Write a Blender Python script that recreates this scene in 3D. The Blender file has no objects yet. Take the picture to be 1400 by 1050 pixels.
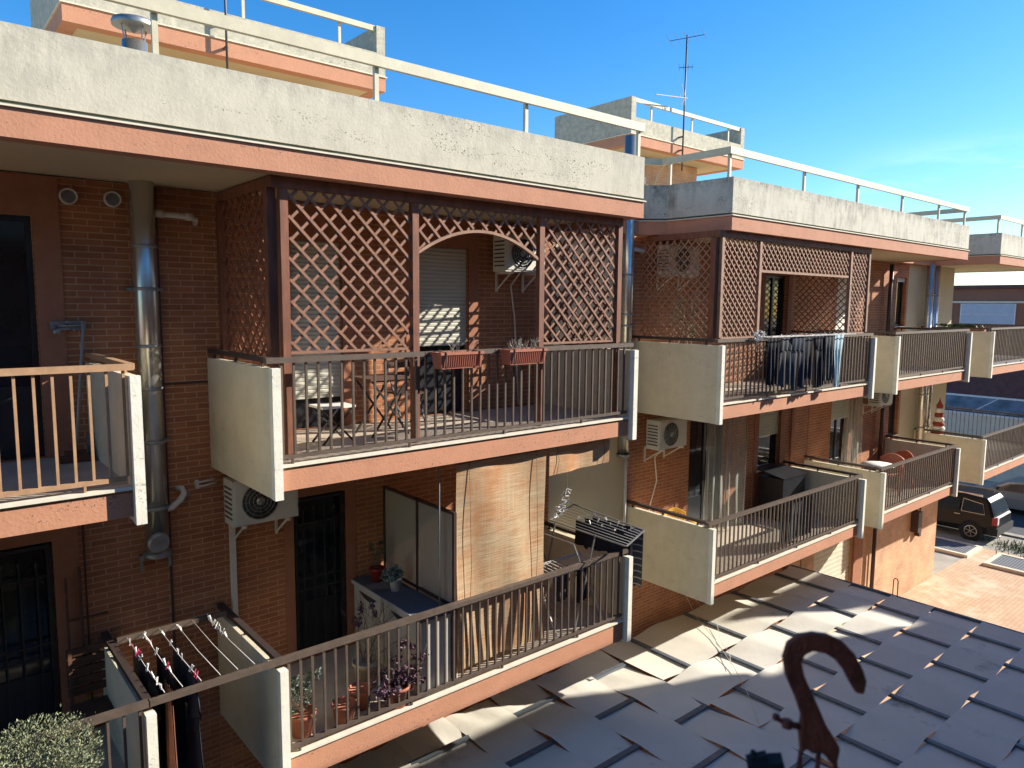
import bpy, bmesh, math, random
from mathutils import Vector, Matrix
from math import sin, cos, pi, radians
random.seed(7)
H = 9.0                      # the camera stands nine metres above the paving
scene = bpy.context.scene
COL = scene.collection
BASE = {}

# ------------------------------------------------------------------ mesh building
class MB:
    def __init__(s): s.v = []; s.f = []; s.mi = []; s.m = 0; s.sm = []
    def face(s, pts, smooth=False):
        n = len(s.v); s.v += [tuple(p) for p in pts]; s.f.append(tuple(range(n, n+len(pts)))); s.mi.append(s.m); s.sm.append(smooth)
    def raw(s, vs, fs, smooth=False):
        n = len(s.v); s.v += [tuple(p) for p in vs]
        for f in fs: s.f.append(tuple(n+i for i in f)); s.mi.append(s.m); s.sm.append(smooth)
        return s
    def box(s, x0, x1, y0, y1, z0, z1):
        s.raw([(x0,y0,z0),(x1,y0,z0),(x1,y1,z0),(x0,y1,z0),(x0,y0,z1),(x1,y0,z1),(x1,y1,z1),(x0,y1,z1)],
              [(0,3,2,1),(4,5,6,7),(0,1,5,4),(1,2,6,5),(2,3,7,6),(3,0,4,7)]); return s
    def bar(s, a, b, w, h, up=(0,0,1)):
        a = Vector(a); b = Vector(b); d = (b-a).normalized(); u = Vector(up)
        if abs(d.dot(u)) > .98: u = Vector((0,1,0))
        r = d.cross(u).normalized(); u = r.cross(d)
        o = [(-1,-1),(1,-1),(1,1),(-1,1)]
        vs = [a+r*(w/2*i)+u*(h/2*j) for i,j in o]+[b+r*(w/2*i)+u*(h/2*j) for i,j in o]
        s.raw(vs, [(0,3,2,1),(4,5,6,7),(0,1,5,4),(1,2,6,5),(2,3,7,6),(3,0,4,7)]); return s
    def tube(s, pts, r, n=8, caps=True):
        pts = [Vector(p) for p in pts]; rs = r if isinstance(r,(list,tuple)) else [r]*len(pts)
        vs = []; fs = []; pu = None
        for i,p in enumerate(pts):
            d = (pts[min(i+1,len(pts)-1)]-pts[max(i-1,0)])
            d = d.normalized() if d.length > 1e-9 else Vector((0,0,1))
            u = pu if pu is not None else (Vector((0,0,1)) if abs(d.z) < .9 else Vector((1,0,0)))
            u = (u-d*u.dot(d)).normalized(); pu = u; w = d.cross(u)
            for k in range(n):
                a = 2*pi*k/n; vs.append(p+(u*cos(a)+w*sin(a))*rs[i])
        for i in range(len(pts)-1):
            for k in range(n):
                fs.append((i*n+k, i*n+(k+1)%n, (i+1)*n+(k+1)%n, (i+1)*n+k))
        s.raw(vs, fs, True)
        if caps:
            n0 = len(s.v)-len(vs)
            s.f.append(tuple(n0+k for k in reversed(range(n)))); s.mi.append(s.m); s.sm.append(False)
            s.f.append(tuple(n0+(len(pts)-1)*n+k for k in range(n))); s.mi.append(s.m); s.sm.append(False)
        return s
    def lathe(s, c, prof, n=20, axis='z'):
        vs = []; fs = []
        for r,h in prof:
            for k in range(n):
                a = 2*pi*k/n
                if axis == 'z': vs.append((c[0]+r*cos(a), c[1]+r*sin(a), c[2]+h))
                elif axis == 'y': vs.append((c[0]+r*cos(a), c[1]+h, c[2]+r*sin(a)))
                else: vs.append((c[0]+h, c[1]+r*cos(a), c[2]+r*sin(a)))
        for i in range(len(prof)-1):
            for k in range(n): fs.append((i*n+k, i*n+(k+1)%n, (i+1)*n+(k+1)%n, (i+1)*n+k))
        s.raw(vs, fs, True); return s
    def prism(s, pts, d):
        d = Vector(d); n = len(pts); a = [Vector(p) for p in pts]; b = [p+d for p in a]
        s.raw(a+b, [tuple(reversed(range(n))), tuple(range(n,2*n))]+[(i,(i+1)%n,n+(i+1)%n,n+i) for i in range(n)]); return s

def build(name, mb, mats, parent=None, base=None):
    me = bpy.data.meshes.new(name)
    b = Vector(BASE[parent.name]) if parent is not None else Vector(base or (0,0,0))
    me.from_pydata([tuple(Vector(v)-b) for v in mb.v], [], mb.f)
    if not isinstance(mats,(list,tuple)): mats = [mats]
    for m in mats: me.materials.append(m)
    for p,i,sm in zip(me.polygons, mb.mi, mb.sm): p.material_index = i; p.use_smooth = sm
    bm = bmesh.new(); bm.from_mesh(me); bmesh.ops.recalc_face_normals(bm, faces=bm.faces); bm.to_mesh(me); bm.free()
    me.update()
    o = bpy.data.objects.new(name, me); COL.objects.link(o)
    if parent is not None: o.parent = parent; BASE[o.name] = tuple(b)
    else: o.location = b+Vector((0,0,H)); BASE[o.name] = tuple(b)
    return o
def tag(o, label, cat, group=None, kind=None):
    if label: o['label'] = label
    if cat: o['category'] = cat
    if group: o['group'] = group
    if kind: o['kind'] = kind
    return o
def thing(name, label, cat, base, group=None):
    o = bpy.data.objects.new(name, None); COL.objects.link(o); o.empty_display_size = .1
    o.location = Vector(base)+Vector((0,0,H)); BASE[o.name] = tuple(base)
    return tag(o, label, cat, group)
def single(name, mb, mats, label, cat, base, group=None):
    return tag(build(name, mb, mats, None, base), label, cat, group)
def dup(o, loc, label=None, rz=0, parent=None):
    c = o.copy(); COL.objects.link(c)
    if parent is None:
        c.location = Vector(loc)+Vector((0,0,H)); c.rotation_euler = (0,0,rz)
        if label: c['label'] = label
    else: c.parent = parent
    BASE[c.name] = tuple(loc)
    for ch in list(o.children): dup(ch, loc, parent=c)
    return c

# ------------------------------------------------------------------ materials
def N(nt, t, **k):
    n = nt.nodes.new(t)
    for a,b in k.items():
        if a.startswith('i_'): n.inputs[a[2:].replace('_',' ')].default_value = b
        else: setattr(n, a, b)
    return n
def newmat(name):
    m = bpy.data.materials.new(name); m.use_nodes = True
    return m, m.node_tree, m.node_tree.nodes['Principled BSDF']
def mix(nt, fac, a, b, mode='MIX'):
    n = nt.nodes.new('ShaderNodeMix'); n.data_type = 'RGBA'; n.blend_type = mode
    for s,v in ((n.inputs[0],fac),(n.inputs[6],a),(n.inputs[7],b)):
        if isinstance(v,(int,float)): s.default_value = v
        elif isinstance(v,tuple): s.default_value = (*v,1) if len(v)==3 else v
        else: nt.links.new(v, s)
    return n.outputs[2]
def ramp(nt, src, p0, p1, c0=(0,0,0,1), c1=(1,1,1,1)):
    r = nt.nodes.new('ShaderNodeValToRGB'); r.color_ramp.elements[0].position = p0; r.color_ramp.elements[1].position = p1
    r.color_ramp.elements[0].color = c0; r.color_ramp.elements[1].color = c1
    nt.links.new(src, r.inputs[0]); return r.outputs[0]
def coords(nt, scale=(1,1,1)):
    tc = N(nt,'ShaderNodeTexCoord'); mp = N(nt,'ShaderNodeMapping'); mp.inputs['Scale'].default_value = scale
    nt.links.new(tc.outputs['Object'], mp.inputs[0]); return mp.outputs[0]
def noise(nt, vec, scale, detail=4, rough=.6):
    n = N(nt,'ShaderNodeTexNoise'); n.inputs['Scale'].default_value = scale; n.inputs['Detail'].default_value = detail; n.inputs['Roughness'].default_value = rough
    nt.links.new(vec, n.inputs['Vector']); return n.outputs['Fac']
def bump(nt, bs, h, strength=.3, dist=.01):
    b = N(nt,'ShaderNodeBump'); b.inputs['Strength'].default_value = strength; b.inputs['Distance'].default_value = dist
    nt.links.new(h, b.inputs['Height']); nt.links.new(b.outputs[0], bs.inputs['Normal'])
def simple(name, c, rough=.6, metal=0, var=.12, vs=6, bm=0, bs_=40, stretch=(1,1,1)):
    m,nt,b = newmat(name); v = coords(nt, stretch)
    n = noise(nt, v, vs); f = ramp(nt, n, .3, .7)
    dark = tuple(x*(1-var) for x in c); lite = tuple(min(1,x*(1+var)) for x in c)
    nt.links.new(mix(nt, f, dark, lite), b.inputs['Base Color'])
    b.inputs['Roughness'].default_value = rough; b.inputs['Metallic'].default_value = metal
    if bm: bump(nt, b, noise(nt, v, bs_, 5), bm)
    return m

def brick_mat(name, c1, c2, mo, bw=.26, rh=.068, ms=.007):
    m,nt,b = newmat(name)
    tc = N(nt,'ShaderNodeTexCoord'); sx = N(nt,'ShaderNodeSeparateXYZ'); nt.links.new(tc.outputs['Object'], sx.inputs[0])
    ad = N(nt,'ShaderNodeMath', operation='ADD'); nt.links.new(sx.outputs[0], ad.inputs[0]); nt.links.new(sx.outputs[1], ad.inputs[1])
    cb = N(nt,'ShaderNodeCombineXYZ'); nt.links.new(ad.outputs[0], cb.inputs[0]); nt.links.new(sx.outputs[2], cb.inputs[1])
    br = N(nt,'ShaderNodeTexBrick'); br.inputs['Color1'].default_value = (*c1,1); br.inputs['Color2'].default_value = (*c2,1); br.inputs['Mortar'].default_value = (*mo,1)
    br.inputs['Scale'].default_value = 1; br.inputs['Brick Width'].default_value = bw; br.inputs['Row Height'].default_value = rh; br.inputs['Mortar Size'].default_value = ms
    br.inputs['Mortar Smooth'].default_value = .3; br.inputs['Bias'].default_value = 0
    nt.links.new(cb.outputs[0], br.inputs['Vector'])
    v = coords(nt); n = noise(nt, v, 1.3, 5); n2 = noise(nt, v, 30, 3)
    c = mix(nt, ramp(nt,n,.35,.7), (.74,.70,.70), (1.12,1.1,1.05)); c = mix(nt, 1, br.outputs['Color'], c, 'MULTIPLY')
    c = mix(nt, .25, c, mix(nt, n2, (.5,.5,.5),(1.3,1.3,1.3)), 'MULTIPLY')
    nt.links.new(c, b.inputs['Base Color']); b.inputs['Roughness'].default_value = .85
    inv = N(nt,'ShaderNodeMath', operation='SUBTRACT'); inv.inputs[0].default_value = 1; nt.links.new(br.outputs['Fac'], inv.inputs[1])
    a2 = N(nt,'ShaderNodeMath', operation='MULTIPLY_ADD'); nt.links.new(n2, a2.inputs[0]); a2.inputs[1].default_value = .3; nt.links.new(inv.outputs[0], a2.inputs[2])
    bump(nt, b, a2.outputs[0], .6, .006)
    return m

def weathered(name, c, stain, streak=.5, pits=.6, top=None):
    """painted concrete: blotchy stains, run marks from the top edge, small flaked pits in clusters"""
    m,nt,b = newmat(name); v = coords(nt)
    def mul(x, y):
        q = N(nt,'ShaderNodeMath', operation='MULTIPLY')
        for k_,w_ in enumerate((x,y)):
            if isinstance(w_,(int,float)): q.inputs[k_].default_value = w_
            else: nt.links.new(w_, q.inputs[k_])
        return q.outputs[0]
    s = noise(nt, coords(nt,(4,4,1.3)), 1.3, 8, .72)
    big = noise(nt, v, .8, 6, .65)
    f = mul(mul(ramp(nt,s,.45,.75), ramp(nt,big,.35,.62)), streak)
    col = mix(nt, f, c, stain)
    if top is not None:
        sep = N(nt,'ShaderNodeSeparateXYZ'); nt.links.new(v, sep.inputs[0])
        wob = N(nt,'ShaderNodeMath', operation='MULTIPLY_ADD'); nt.links.new(noise(nt,coords(nt,(6,6,1)),1.5,6,.7), wob.inputs[0]); wob.inputs[1].default_value = .75; nt.links.new(sep.outputs[2], wob.inputs[2])
        mr = N(nt,'ShaderNodeMapRange'); nt.links.new(wob.outputs[0], mr.inputs[0]); mr.inputs[1].default_value = top+.18; mr.inputs[2].default_value = top+.46
        g = mul(mul(mr.outputs[0], ramp(nt, noise(nt,v,9,6,.8), .38,.62)), min(1,streak*.9))
        col = mix(nt, g, col, stain)
    col = mix(nt, ramp(nt, noise(nt,v,2.5,8,.75),.38,.66), col, mix(nt,1,col,(.86,.86,.86),'MULTIPLY'))
    p1 = noise(nt, coords(nt,(1,1,1.2)), 34, 4, .75); p2 = noise(nt, coords(nt,(.5,1,2.6)), 1.9, 5, .75)
    pm = mul(ramp(nt,p1,.565,.60), ramp(nt,p2,.54,.60))
    col = mix(nt, mul(pm, pits), col, (.10,.09,.075))
    nt.links.new(col, b.inputs['Base Color']); b.inputs['Roughness'].default_value = .9
    sb = N(nt,'ShaderNodeMath', operation='SUBTRACT'); nt.links.new(noise(nt,v,35,5), sb.inputs[0]); nt.links.new(pm, sb.inputs[1])
    bump(nt, b, sb.outputs[0], .4, .008)
    return m

M = {}
M['brick'] = brick_mat('brick', (.44,.175,.072), (.34,.125,.052), (.54,.32,.19))
M['brickpink'] = brick_mat('brick_pale', (.68,.40,.225), (.60,.34,.19), (.68,.50,.34))
M['terra'] = weathered('terracotta_paint', (.53,.25,.145), (.38,.17,.10), .3, .85)
M['surround'] = simple('surround_paint', (.33,.135,.07), .85, var=.1, bm=.15)
M['parapet'] = weathered('parapet_paint', (.59,.54,.41), (.25,.235,.18), .6, .9, top=11.135)
M['parapet_old'] = weathered('parapet_aged', (.60,.56,.44), (.11,.10,.08), 1.0, .9, top=11.135)
M['beige'] = simple('beige_plaster', (.50,.42,.27), .9, var=.07, vs=1.5, bm=.12)
M['soffit'] = simple('soffit_plaster', (.55,.45,.28), .9, var=.06, vs=1.2, bm=.1)
M['panel'] = weathered('panel_paint', (.68,.615,.45), (.50,.44,.30), .40, .35)
M['paneledge'] = weathered('panel_edge_paint', (.78,.76,.64), (.5,.46,.36), .35, .5)
M['antenna'] = simple('antenna_metal', (.07,.07,.075), .5, .3)
M['rail'] = simple('brown_rail_paint', (.105,.076,.057), .5, var=.18, vs=9, bm=.1)
M['railtan'] = simple('tan_rail', (.42,.25,.135), .55, var=.15, vs=9, bm=.1)  # lighter, more orange tone than the brown rails, used on one balcony
M['darkrail'] = simple('dark_rail_paint', (.05,.035,.03), .5, var=.2, vs=9)
M['roofrail'] = simple('cream_steel_paint', (.56,.50,.34), .6, var=.1, vs=5, bm=.1)
M['marble'] = simple('marble_sill', (.74,.68,.55), .45, var=.1, vs=8)
M['groove'] = simple('dark_green_groove', (.10,.115,.08), .9, var=.3, vs=10)  # dark green-grey line set back between drip edge and parapet
M['cream'] = simple('cream_drip', (.72,.64,.48), .8, var=.1, vs=8)
M['floor'] = simple('balcony_tile', (.50,.42,.33), .6, var=.12, vs=4)
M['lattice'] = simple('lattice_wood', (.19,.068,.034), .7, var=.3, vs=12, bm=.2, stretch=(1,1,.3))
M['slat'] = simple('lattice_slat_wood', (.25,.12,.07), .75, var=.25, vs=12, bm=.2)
M['latticelt'] = simple('lattice_wood_faded', (.30,.165,.10), .75, var=.25, vs=12, bm=.2)
M['shutter'] = simple('shutter_pvc', (.52,.50,.40), .55, var=.05, vs=3)
M['shutgar'] = simple('garage_shutter', (.60,.55,.42), .6, var=.08, vs=3)
M['glassdark'] = simple('dark_glass', (.012,.016,.02), .08, var=.3, vs=2)
M['doordark'] = simple('dark_door_paint', (.016,.018,.022), .35, var=.3, vs=3)
M['iron'] = simple('black_iron', (.018,.017,.017), .5, var=.3, vs=10)
M['steel'] = simple('stainless_flue', (.56,.54,.49), .27, .85, var=.12, vs=3, bm=.08, bs_=5)
M['zinc'] = simple('zinc_grey', (.30,.30,.29), .45, .7, var=.2, vs=6)
M['pvc'] = simple('pvc_white', (.62,.58,.50), .5, var=.08)
M['acwhite'] = simple('ac_casing', (.60,.58,.50), .5, var=.08, vs=3)
M['acdark'] = simple('ac_grille', (.03,.03,.03), .5)
M['brownpipe'] = simple('brown_pipe', (.06,.028,.02), .5, var=.2)
M['black'] = simple('black_cloth', (.012,.012,.018), .95, var=.4, vs=8, bm=.3)
M['navy'] = simple('navy_cloth', (.018,.026,.045), .95, var=.3, vs=8, bm=.3)
M['lightblue'] = simple('pale_blue_cloth', (.42,.56,.60), .95, var=.12, vs=8, bm=.3)
M['greycloth'] = simple('grey_cloth', (.045,.05,.055), .95, var=.3, vs=8, bm=.3)
M['rustcloth'] = simple('rust_cloth', (.13,.045,.025), .95, var=.2)
M['pegs'] = simple('peg_plastic_white', (.72,.70,.66), .5)
M['pegpink'] = simple('peg_plastic_pink', (.60,.06,.14), .5)
M['wire'] = simple('white_wire', (.62,.58,.52), .5)
M['terracot'] = simple('terracotta_pot', (.38,.125,.07), .75, var=.15, vs=8)
M['redpot'] = simple('red_pot', (.30,.03,.02), .45)
M['whitepot'] = simple('white_pot', (.70,.68,.66), .5)
M['palepot'] = simple('pale_pot', (.45,.38,.26), .7)
M['soil'] = simple('soil', (.03,.02,.015), 1)
M['stem'] = simple('twig', (.16,.11,.08), .9, var=.3)
M['paletwig'] = simple('pale_twig', (.40,.34,.28), .9, var=.3)
M['cabinet'] = simple('white_cabinet', (.46,.44,.39), .5, var=.05)
M['cabtop'] = simple('grey_cabinet_top', (.12,.12,.14), .75, var=.1)
M['yellow'] = simple('yellow_plastic', (.80,.48,.08), .45, var=.05)
M['whiteplastic'] = simple('white_plastic', (.78,.76,.70), .45, var=.05)
M['redchair'] = simple('terracotta_plastic', (.42,.13,.075), .5, var=.08)
M['asphalt'] = simple('asphalt', (.075,.075,.08), .95, var=.2, vs=3, bm=.4, bs_=60)
M['concrete'] = simple('concrete', (.36,.33,.28), .95, var=.2, vs=1.5, bm=.3)
M['carblack'] = simple('black_car_paint', (.006,.007,.010), .35, var=.1); M['carblack'].node_tree.nodes['Principled BSDF'].inputs['Specular IOR Level'].default_value = .25
M['carsilver'] = simple('silver_car_paint', (.38,.36,.32), .3, .4, var=.05)
M['carglass'] = simple('car_glass', (.02,.03,.04), .05)
M['tyre'] = simple('tyre', (.015,.015,.015), .9)
M['rim'] = simple('rim', (.45,.42,.38), .35, .6)
M['lampred'] = simple('tail_lamp', (.30,.01,.015), .25)
M['lampwhite'] = simple('clear_lamp', (.7,.7,.7), .15)
M['rust'] = simple('rusty_iron', (.15,.036,.022), .6, .1, var=.45, vs=25, bm=.5, bs_=80)
M['clamp'] = simple('teal_grey_metal', (.008,.014,.017), .95)
M['farbrown'] = simple('far_brown_wall', (.26,.115,.07), .9, var=.1, vs=.6)
M['fardark'] = simple('far_dark_roof', (.11,.055,.055), .9, var=.2, vs=3)
M['farbeige'] = weathered('far_beige_wall', (.74,.64,.50), (.35,.3,.24), .3, .9)
M['farwhite'] = simple('far_white_frame', (.72,.70,.70), .6)
M['farshutter'] = simple('far_blue_grey_shutter', (.42,.46,.52), .5, var=.06)
M['striped_red'] = simple('umbrella_red', (.30,.045,.03), .9)
M['striped_white'] = simple('umbrella_cream', (.72,.66,.52), .9)
M['batten'] = simple('canopy_batten', (.13,.15,.17), .5, .2, var=.2, vs=8)
M['woodslat'] = simple('brown_bench_wood', (.10,.045,.025), .8, var=.3, vs=10)
M['broomred'] = simple('broom_handle', (.35,.33,.30), .5)

def leaf_mat(name, a, b_, tr=.3):
    m,nt,b = newmat(name); oi = N(nt,'ShaderNodeTexNoise'); v = coords(nt); nt.links.new(v, oi.inputs['Vector']); oi.inputs['Scale'].default_value = 14
    nt.links.new(mix(nt, ramp(nt,oi.outputs['Fac'],.35,.65), a, b_), b.inputs['Base Color']); b.inputs['Roughness'].default_value = .6
    return m
M['sage'] = leaf_mat('sage_leaf', (.10,.12,.055), (.30,.32,.19))
M['green'] = leaf_mat('green_leaf', (.035,.075,.02), (.09,.14,.05))
M['greyleaf'] = leaf_mat('grey_green_leaf', (.10,.14,.10), (.28,.33,.27))
M['purple'] = leaf_mat('purple_leaf', (.045,.02,.035), (.17,.08,.11))

# woven fabric of the canopy
m,nt,b = newmat('canopy_fabric'); v = coords(nt)
c = mix(nt, ramp(nt,noise(nt,v,1.1,5,.6),.35,.7), (.70,.66,.56), (.79,.75,.65))
st = ramp(nt, noise(nt, v, .55, 6, .75), .60, .70)
c = mix(nt, st, c, (.42,.39,.33)); nt.links.new(c, b.inputs['Base Color']); b.inputs['Roughness'].default_value = .7
wv = noise(nt, coords(nt,(1,1,1)), 5, 3); bump(nt, b, wv, .25, .02)
tr = N(nt,'ShaderNodeBsdfTranslucent'); tr.inputs[0].default_value = (.5,.48,.42,1); ms = N(nt,'ShaderNodeMixShader'); ms.inputs[0].default_value = .12
nt.links.new(b.outputs[0], ms.inputs[1]); nt.links.new(tr.outputs[0], ms.inputs[2]); nt.links.new(ms.outputs[0], nt.nodes['Material Output'].inputs[0])
M['fabric'] = m
# bamboo blind
m,nt,b = newmat('bamboo_blind'); v = coords(nt,(2,2,70)); n = noise(nt, v, 1.2, 4, .7); v2 = coords(nt,(60,1,1)); n2 = noise(nt, v2, 1, 3)
c = mix(nt, ramp(nt,n,.35,.65), (.42,.26,.14), (.72,.56,.34)); big = noise(nt, coords(nt,(1.2,1,1.6)), 1.4, 4)
c = mix(nt, ramp(nt,big,.42,.68), c, mix(nt,1,c,(.95,.62,.45),'MULTIPLY')); c = mix(nt, ramp(nt,n2,.55,.75), c, (.70,.56,.36))
nt.links.new(c, b.inputs['Base Color']); b.inputs['Roughness'].default_value = .8; bump(nt, b, n, .5, .01)
tr = N(nt,'ShaderNodeBsdfTranslucent'); tr.inputs[0].default_value = (.5,.33,.18,1); ms = N(nt,'ShaderNodeMixShader'); ms.inputs[0].default_value = .25
nt.links.new(b.outputs[0], ms.inputs[1]); nt.links.new(tr.outputs[0], ms.inputs[2]); nt.links.new(ms.outputs[0], nt.nodes['Material Output'].inputs[0])
M['bamboo'] = m
def sheer(name, col, a):
    m,nt,b = newmat(name); b.inputs['Base Color'].default_value = (*col,1); b.inputs['Roughness'].default_value = .35
    t = N(nt,'ShaderNodeBsdfTransparent'); ms = N(nt,'ShaderNodeMixShader'); ms.inputs[0].default_value = a
    nt.links.new(t.outputs[0], ms.inputs[1]); nt.links.new(b.outputs[0], ms.inputs[2]); nt.links.new(ms.outputs[0], nt.nodes['Material Output'].inputs[0]); return m
M['sheer'] = sheer('clear_plastic_curtain', (.62,.64,.55), .34)
M['frosted'] = sheer('frosted_panel', (.36,.33,.26), .82)
M['skylight'] = simple('skylight_glass', (.20,.22,.23), .35, var=.5, vs=1.2)
# paving
m,nt,b = newmat('paving'); tc = N(nt,'ShaderNodeTexCoord')
br = N(nt,'ShaderNodeTexBrick'); nt.links.new(tc.outputs['Object'], br.inputs['Vector']); br.inputs['Scale'].default_value = 1
br.inputs['Brick Width'].default_value = .24; br.inputs['Row Height'].default_value = .12; br.inputs['Mortar Size'].default_value = .006
br.inputs['Color1'].default_value = (.60,.40,.25,1); br.inputs['Color2'].default_value = (.53,.34,.21,1); br.inputs['Mortar'].default_value = (.33,.24,.17,1)
v = coords(nt); pale = ramp(nt, noise(nt, v, .45, 6, .7), .5, .62); c = mix(nt, pale, br.outputs['Color'], (.62,.52,.37))
c = mix(nt, ramp(nt, noise(nt, v, 1.1, 6, .8), .60,.70), c, (.30,.24,.19)); nt.links.new(c, b.inputs['Base Color']); b.inputs['Roughness'].default_value = .9
M['paving'] = m
# plaid
m,nt,b = newmat('plaid_cloth'); v = coords(nt)
w1 = N(nt,'ShaderNodeTexWave'); w1.bands_direction='Z'; w1.inputs['Scale'].default_value = 3.0; nt.links.new(v, w1.inputs[0])
w2 = N(nt,'ShaderNodeTexWave'); w2.bands_direction='X'; w2.inputs['Scale'].default_value = 4.5; nt.links.new(v, w2.inputs[0])
c = mix(nt, ramp(nt,w1.outputs['Fac'],.88,.95), (.015,.015,.03), (.16,.155,.16)); c = mix(nt, ramp(nt,w2.outputs['Fac'],.75,.85), c, (.12,.13,.19)); nt.links.new(c, b.inputs['Base Color']); b.inputs['Roughness'].default_value = .95
M['plaid'] = m
# speckled marks: grating
m,nt,b = newmat('grating'); v = coords(nt)
w1 = N(nt,'ShaderNodeTexBrick'); w1.offset = 0; nt.links.new(v, w1.inputs['Vector']); w1.inputs['Scale'].default_value = 1; w1.inputs['Brick Width'].default_value = .09; w1.inputs['Row Height'].default_value = .09; w1.inputs['Mortar Size'].default_value = .018
w1.inputs['Color1'].default_value = (.02,.02,.022,1); w1.inputs['Color2'].default_value = (.03,.03,.03,1); w1.inputs['Mortar'].default_value = (.22,.23,.25,1); nt.links.new(w1.outputs['Color'], b.inputs['Base Color']); b.inputs['Roughness'].default_value = .6
M['grating'] = m

# ------------------------------------------------------------------ constants (metres, camera at z=0)
YF, YW = 7.0, 8.85
ZS, ZR, ZT = 1.27, 1.50, 2.135      # soffit, roof slab top, parapet top
GR = -9.0
D2 = -3.12                           # storey step

def grid_wall(mb, x0, x1, z0, z1, y, holes, depth=.18):
    """front face of a wall with openings and their reveals"""
    xs = sorted({x0,x1,*[min(max(h[0],x0),x1) for h in holes],*[min(max(h[1],x0),x1) for h in holes]})
    zs = sorted({z0,z1,*[min(max(h[2],z0),z1) for h in holes],*[min(max(h[3],z0),z1) for h in holes]})
    for i in range(len(xs)-1):
        for j in range(len(zs)-1):
            cx, cz = (xs[i]+xs[i+1])/2, (zs[j]+zs[j+1])/2
            if any(h[0]<cx<h[1] and h[2]<cz<h[3] for h in holes): continue
            mb.face([(xs[i],y,zs[j]),(xs[i+1],y,zs[j]),(xs[i+1],y,zs[j+1]),(xs[i],y,zs[j+1])])
    for a,b_,c,d in holes:
        if b_ <= x0 or a >= x1 or d <= z0 or c >= z1: continue
        Y2 = y+depth
        mb.face([(a,y,c),(a,Y2,c),(a,Y2,d),(a,y,d)]); mb.face([(b_,y,c),(b_,Y2,c),(b_,Y2,d),(b_,y,d)])
        mb.face([(a,y,d),(a,Y2,d),(b_,Y2,d),(b_,y,d)]); mb.face([(a,y,c),(a,Y2,c),(b_,Y2,c),(b_,y,c)])

def surround(bld, x0, x1, z0, z1, hole):
    mb = MB(); y = YW-.012; h = hole
    for a,b_,c,d in ((x0,h[0],z0,z1),(h[1],x1,z0,z1),(h[0],h[1],h[3],z1),(h[0],h[1],z0,h[2])):
        if b_-a > .01 and d-c > .01: mb.box(a,b_,y,YW+.02,c,d)
    build('window_surround', mb, M['surround'], bld)

def shutter_mesh(x0, x1, z0, z1, y, p=.055):
    mb = MB(); z = z1
    while z > z0+.01:
        zz = max(z-p, z0)
        mb.raw([(x0,y,z),(x1,y,z),(x0,y-.012,z-(z-zz)*.35),(x1,y-.012,z-(z-zz)*.35),(x0,y-.010,zz+.006),(x1,y-.010,zz+.006),(x0,y+.004,zz),(x1,y+.004,zz)],
               [(0,1,3,2),(2,3,5,4),(4,5,7,6)])
        z = zz
    return mb

def window(bld, x0, x1, z0, z1, drop=None, frame='doordark', door=False, grille=False, mull=1, smat='shutter', pitch=.055, sill=True):
    """an opening: frame, pane, roller shutter and iron grille as the photograph shows"""
    yb = YW+.10
    f = MB(); t = .055
    f.box(x0,x0+t,yb,yb+.06,z0,z1).box(x1-t,x1,yb,yb+.06,z0,z1).box(x0+t,x1-t,yb,yb+.06,z1-t,z1).box(x0+t,x1-t,yb,yb+.06,z0,z0+t)
    for k in range(1,mull+1):
        xm = x0+(x1-x0)*k/(mull+1); f.box(xm-.03,xm+.03,yb-.005,yb+.055,z0+t,z1-t)
    if door: f.box(x0+t,x1-t,yb+.008,yb+.05,z0+t,z0+.75)
    w = build('door' if door else 'window', f, M[frame], bld)
    p = MB().box(x0+t*.5,x1-t*.5,yb+.025,yb+.035,z0+t*.5,z1-t*.5); build('pane', p, M['glassdark'], w)
    if drop is not None:
        s = shutter_mesh(x0+.01, x1-.01, drop, z1, YW+.06, pitch); s.box(x0+.01,x1-.01,YW+.05,YW+.075,drop-.03,drop)
        build('roller_shutter', s, M[smat], w)
    if grille:
        g = MB(); yg = YW+.03; n = max(4,int((x1-x0)/.14))
        for zz in (z0+.08, z0+.95, z0+1.1, z1-.38):
            g.box(x0+.02,x1-.02,yg-.006,yg+.006,zz-.012,zz+.012)
        for a in (x0+.02,x1-.06): g.box(a,a+.04,yg-.02,yg+.02,z0+.02,z1-.02)
        g.box(x0+.06,x1-.06,yg-.02,yg+.02,z1-.07,z1-.03)
        for k in range(1,n):
            x = x0+(x1-x0)*k/n; g.box(x-.008,x+.008,yg-.008,yg+.008,z0+.06,z1-.30+.10*sin(pi*k/n))
            zt = z1-.30+.10*sin(pi*k/n); g.lathe((x,yg,zt),[(.0,.07),(.02,.03),(.008,0)],6)
            if k%2 == 0: g.tube([(x-.05,yg,zt-.22),(x-.02,yg,zt-.16),(x,yg,zt-.20),(x+.02,yg,zt-.16),(x+.05,yg,zt-.22)],.008,5)
        build('security_grille', g, M['iron'], w)
    if sill and not door:
        build('sill', MB().box(x0-.04,x1+.04,YW-.04,YW+.1,z0-.035,z0-.003), M['marble'], w)
    return w

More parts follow.
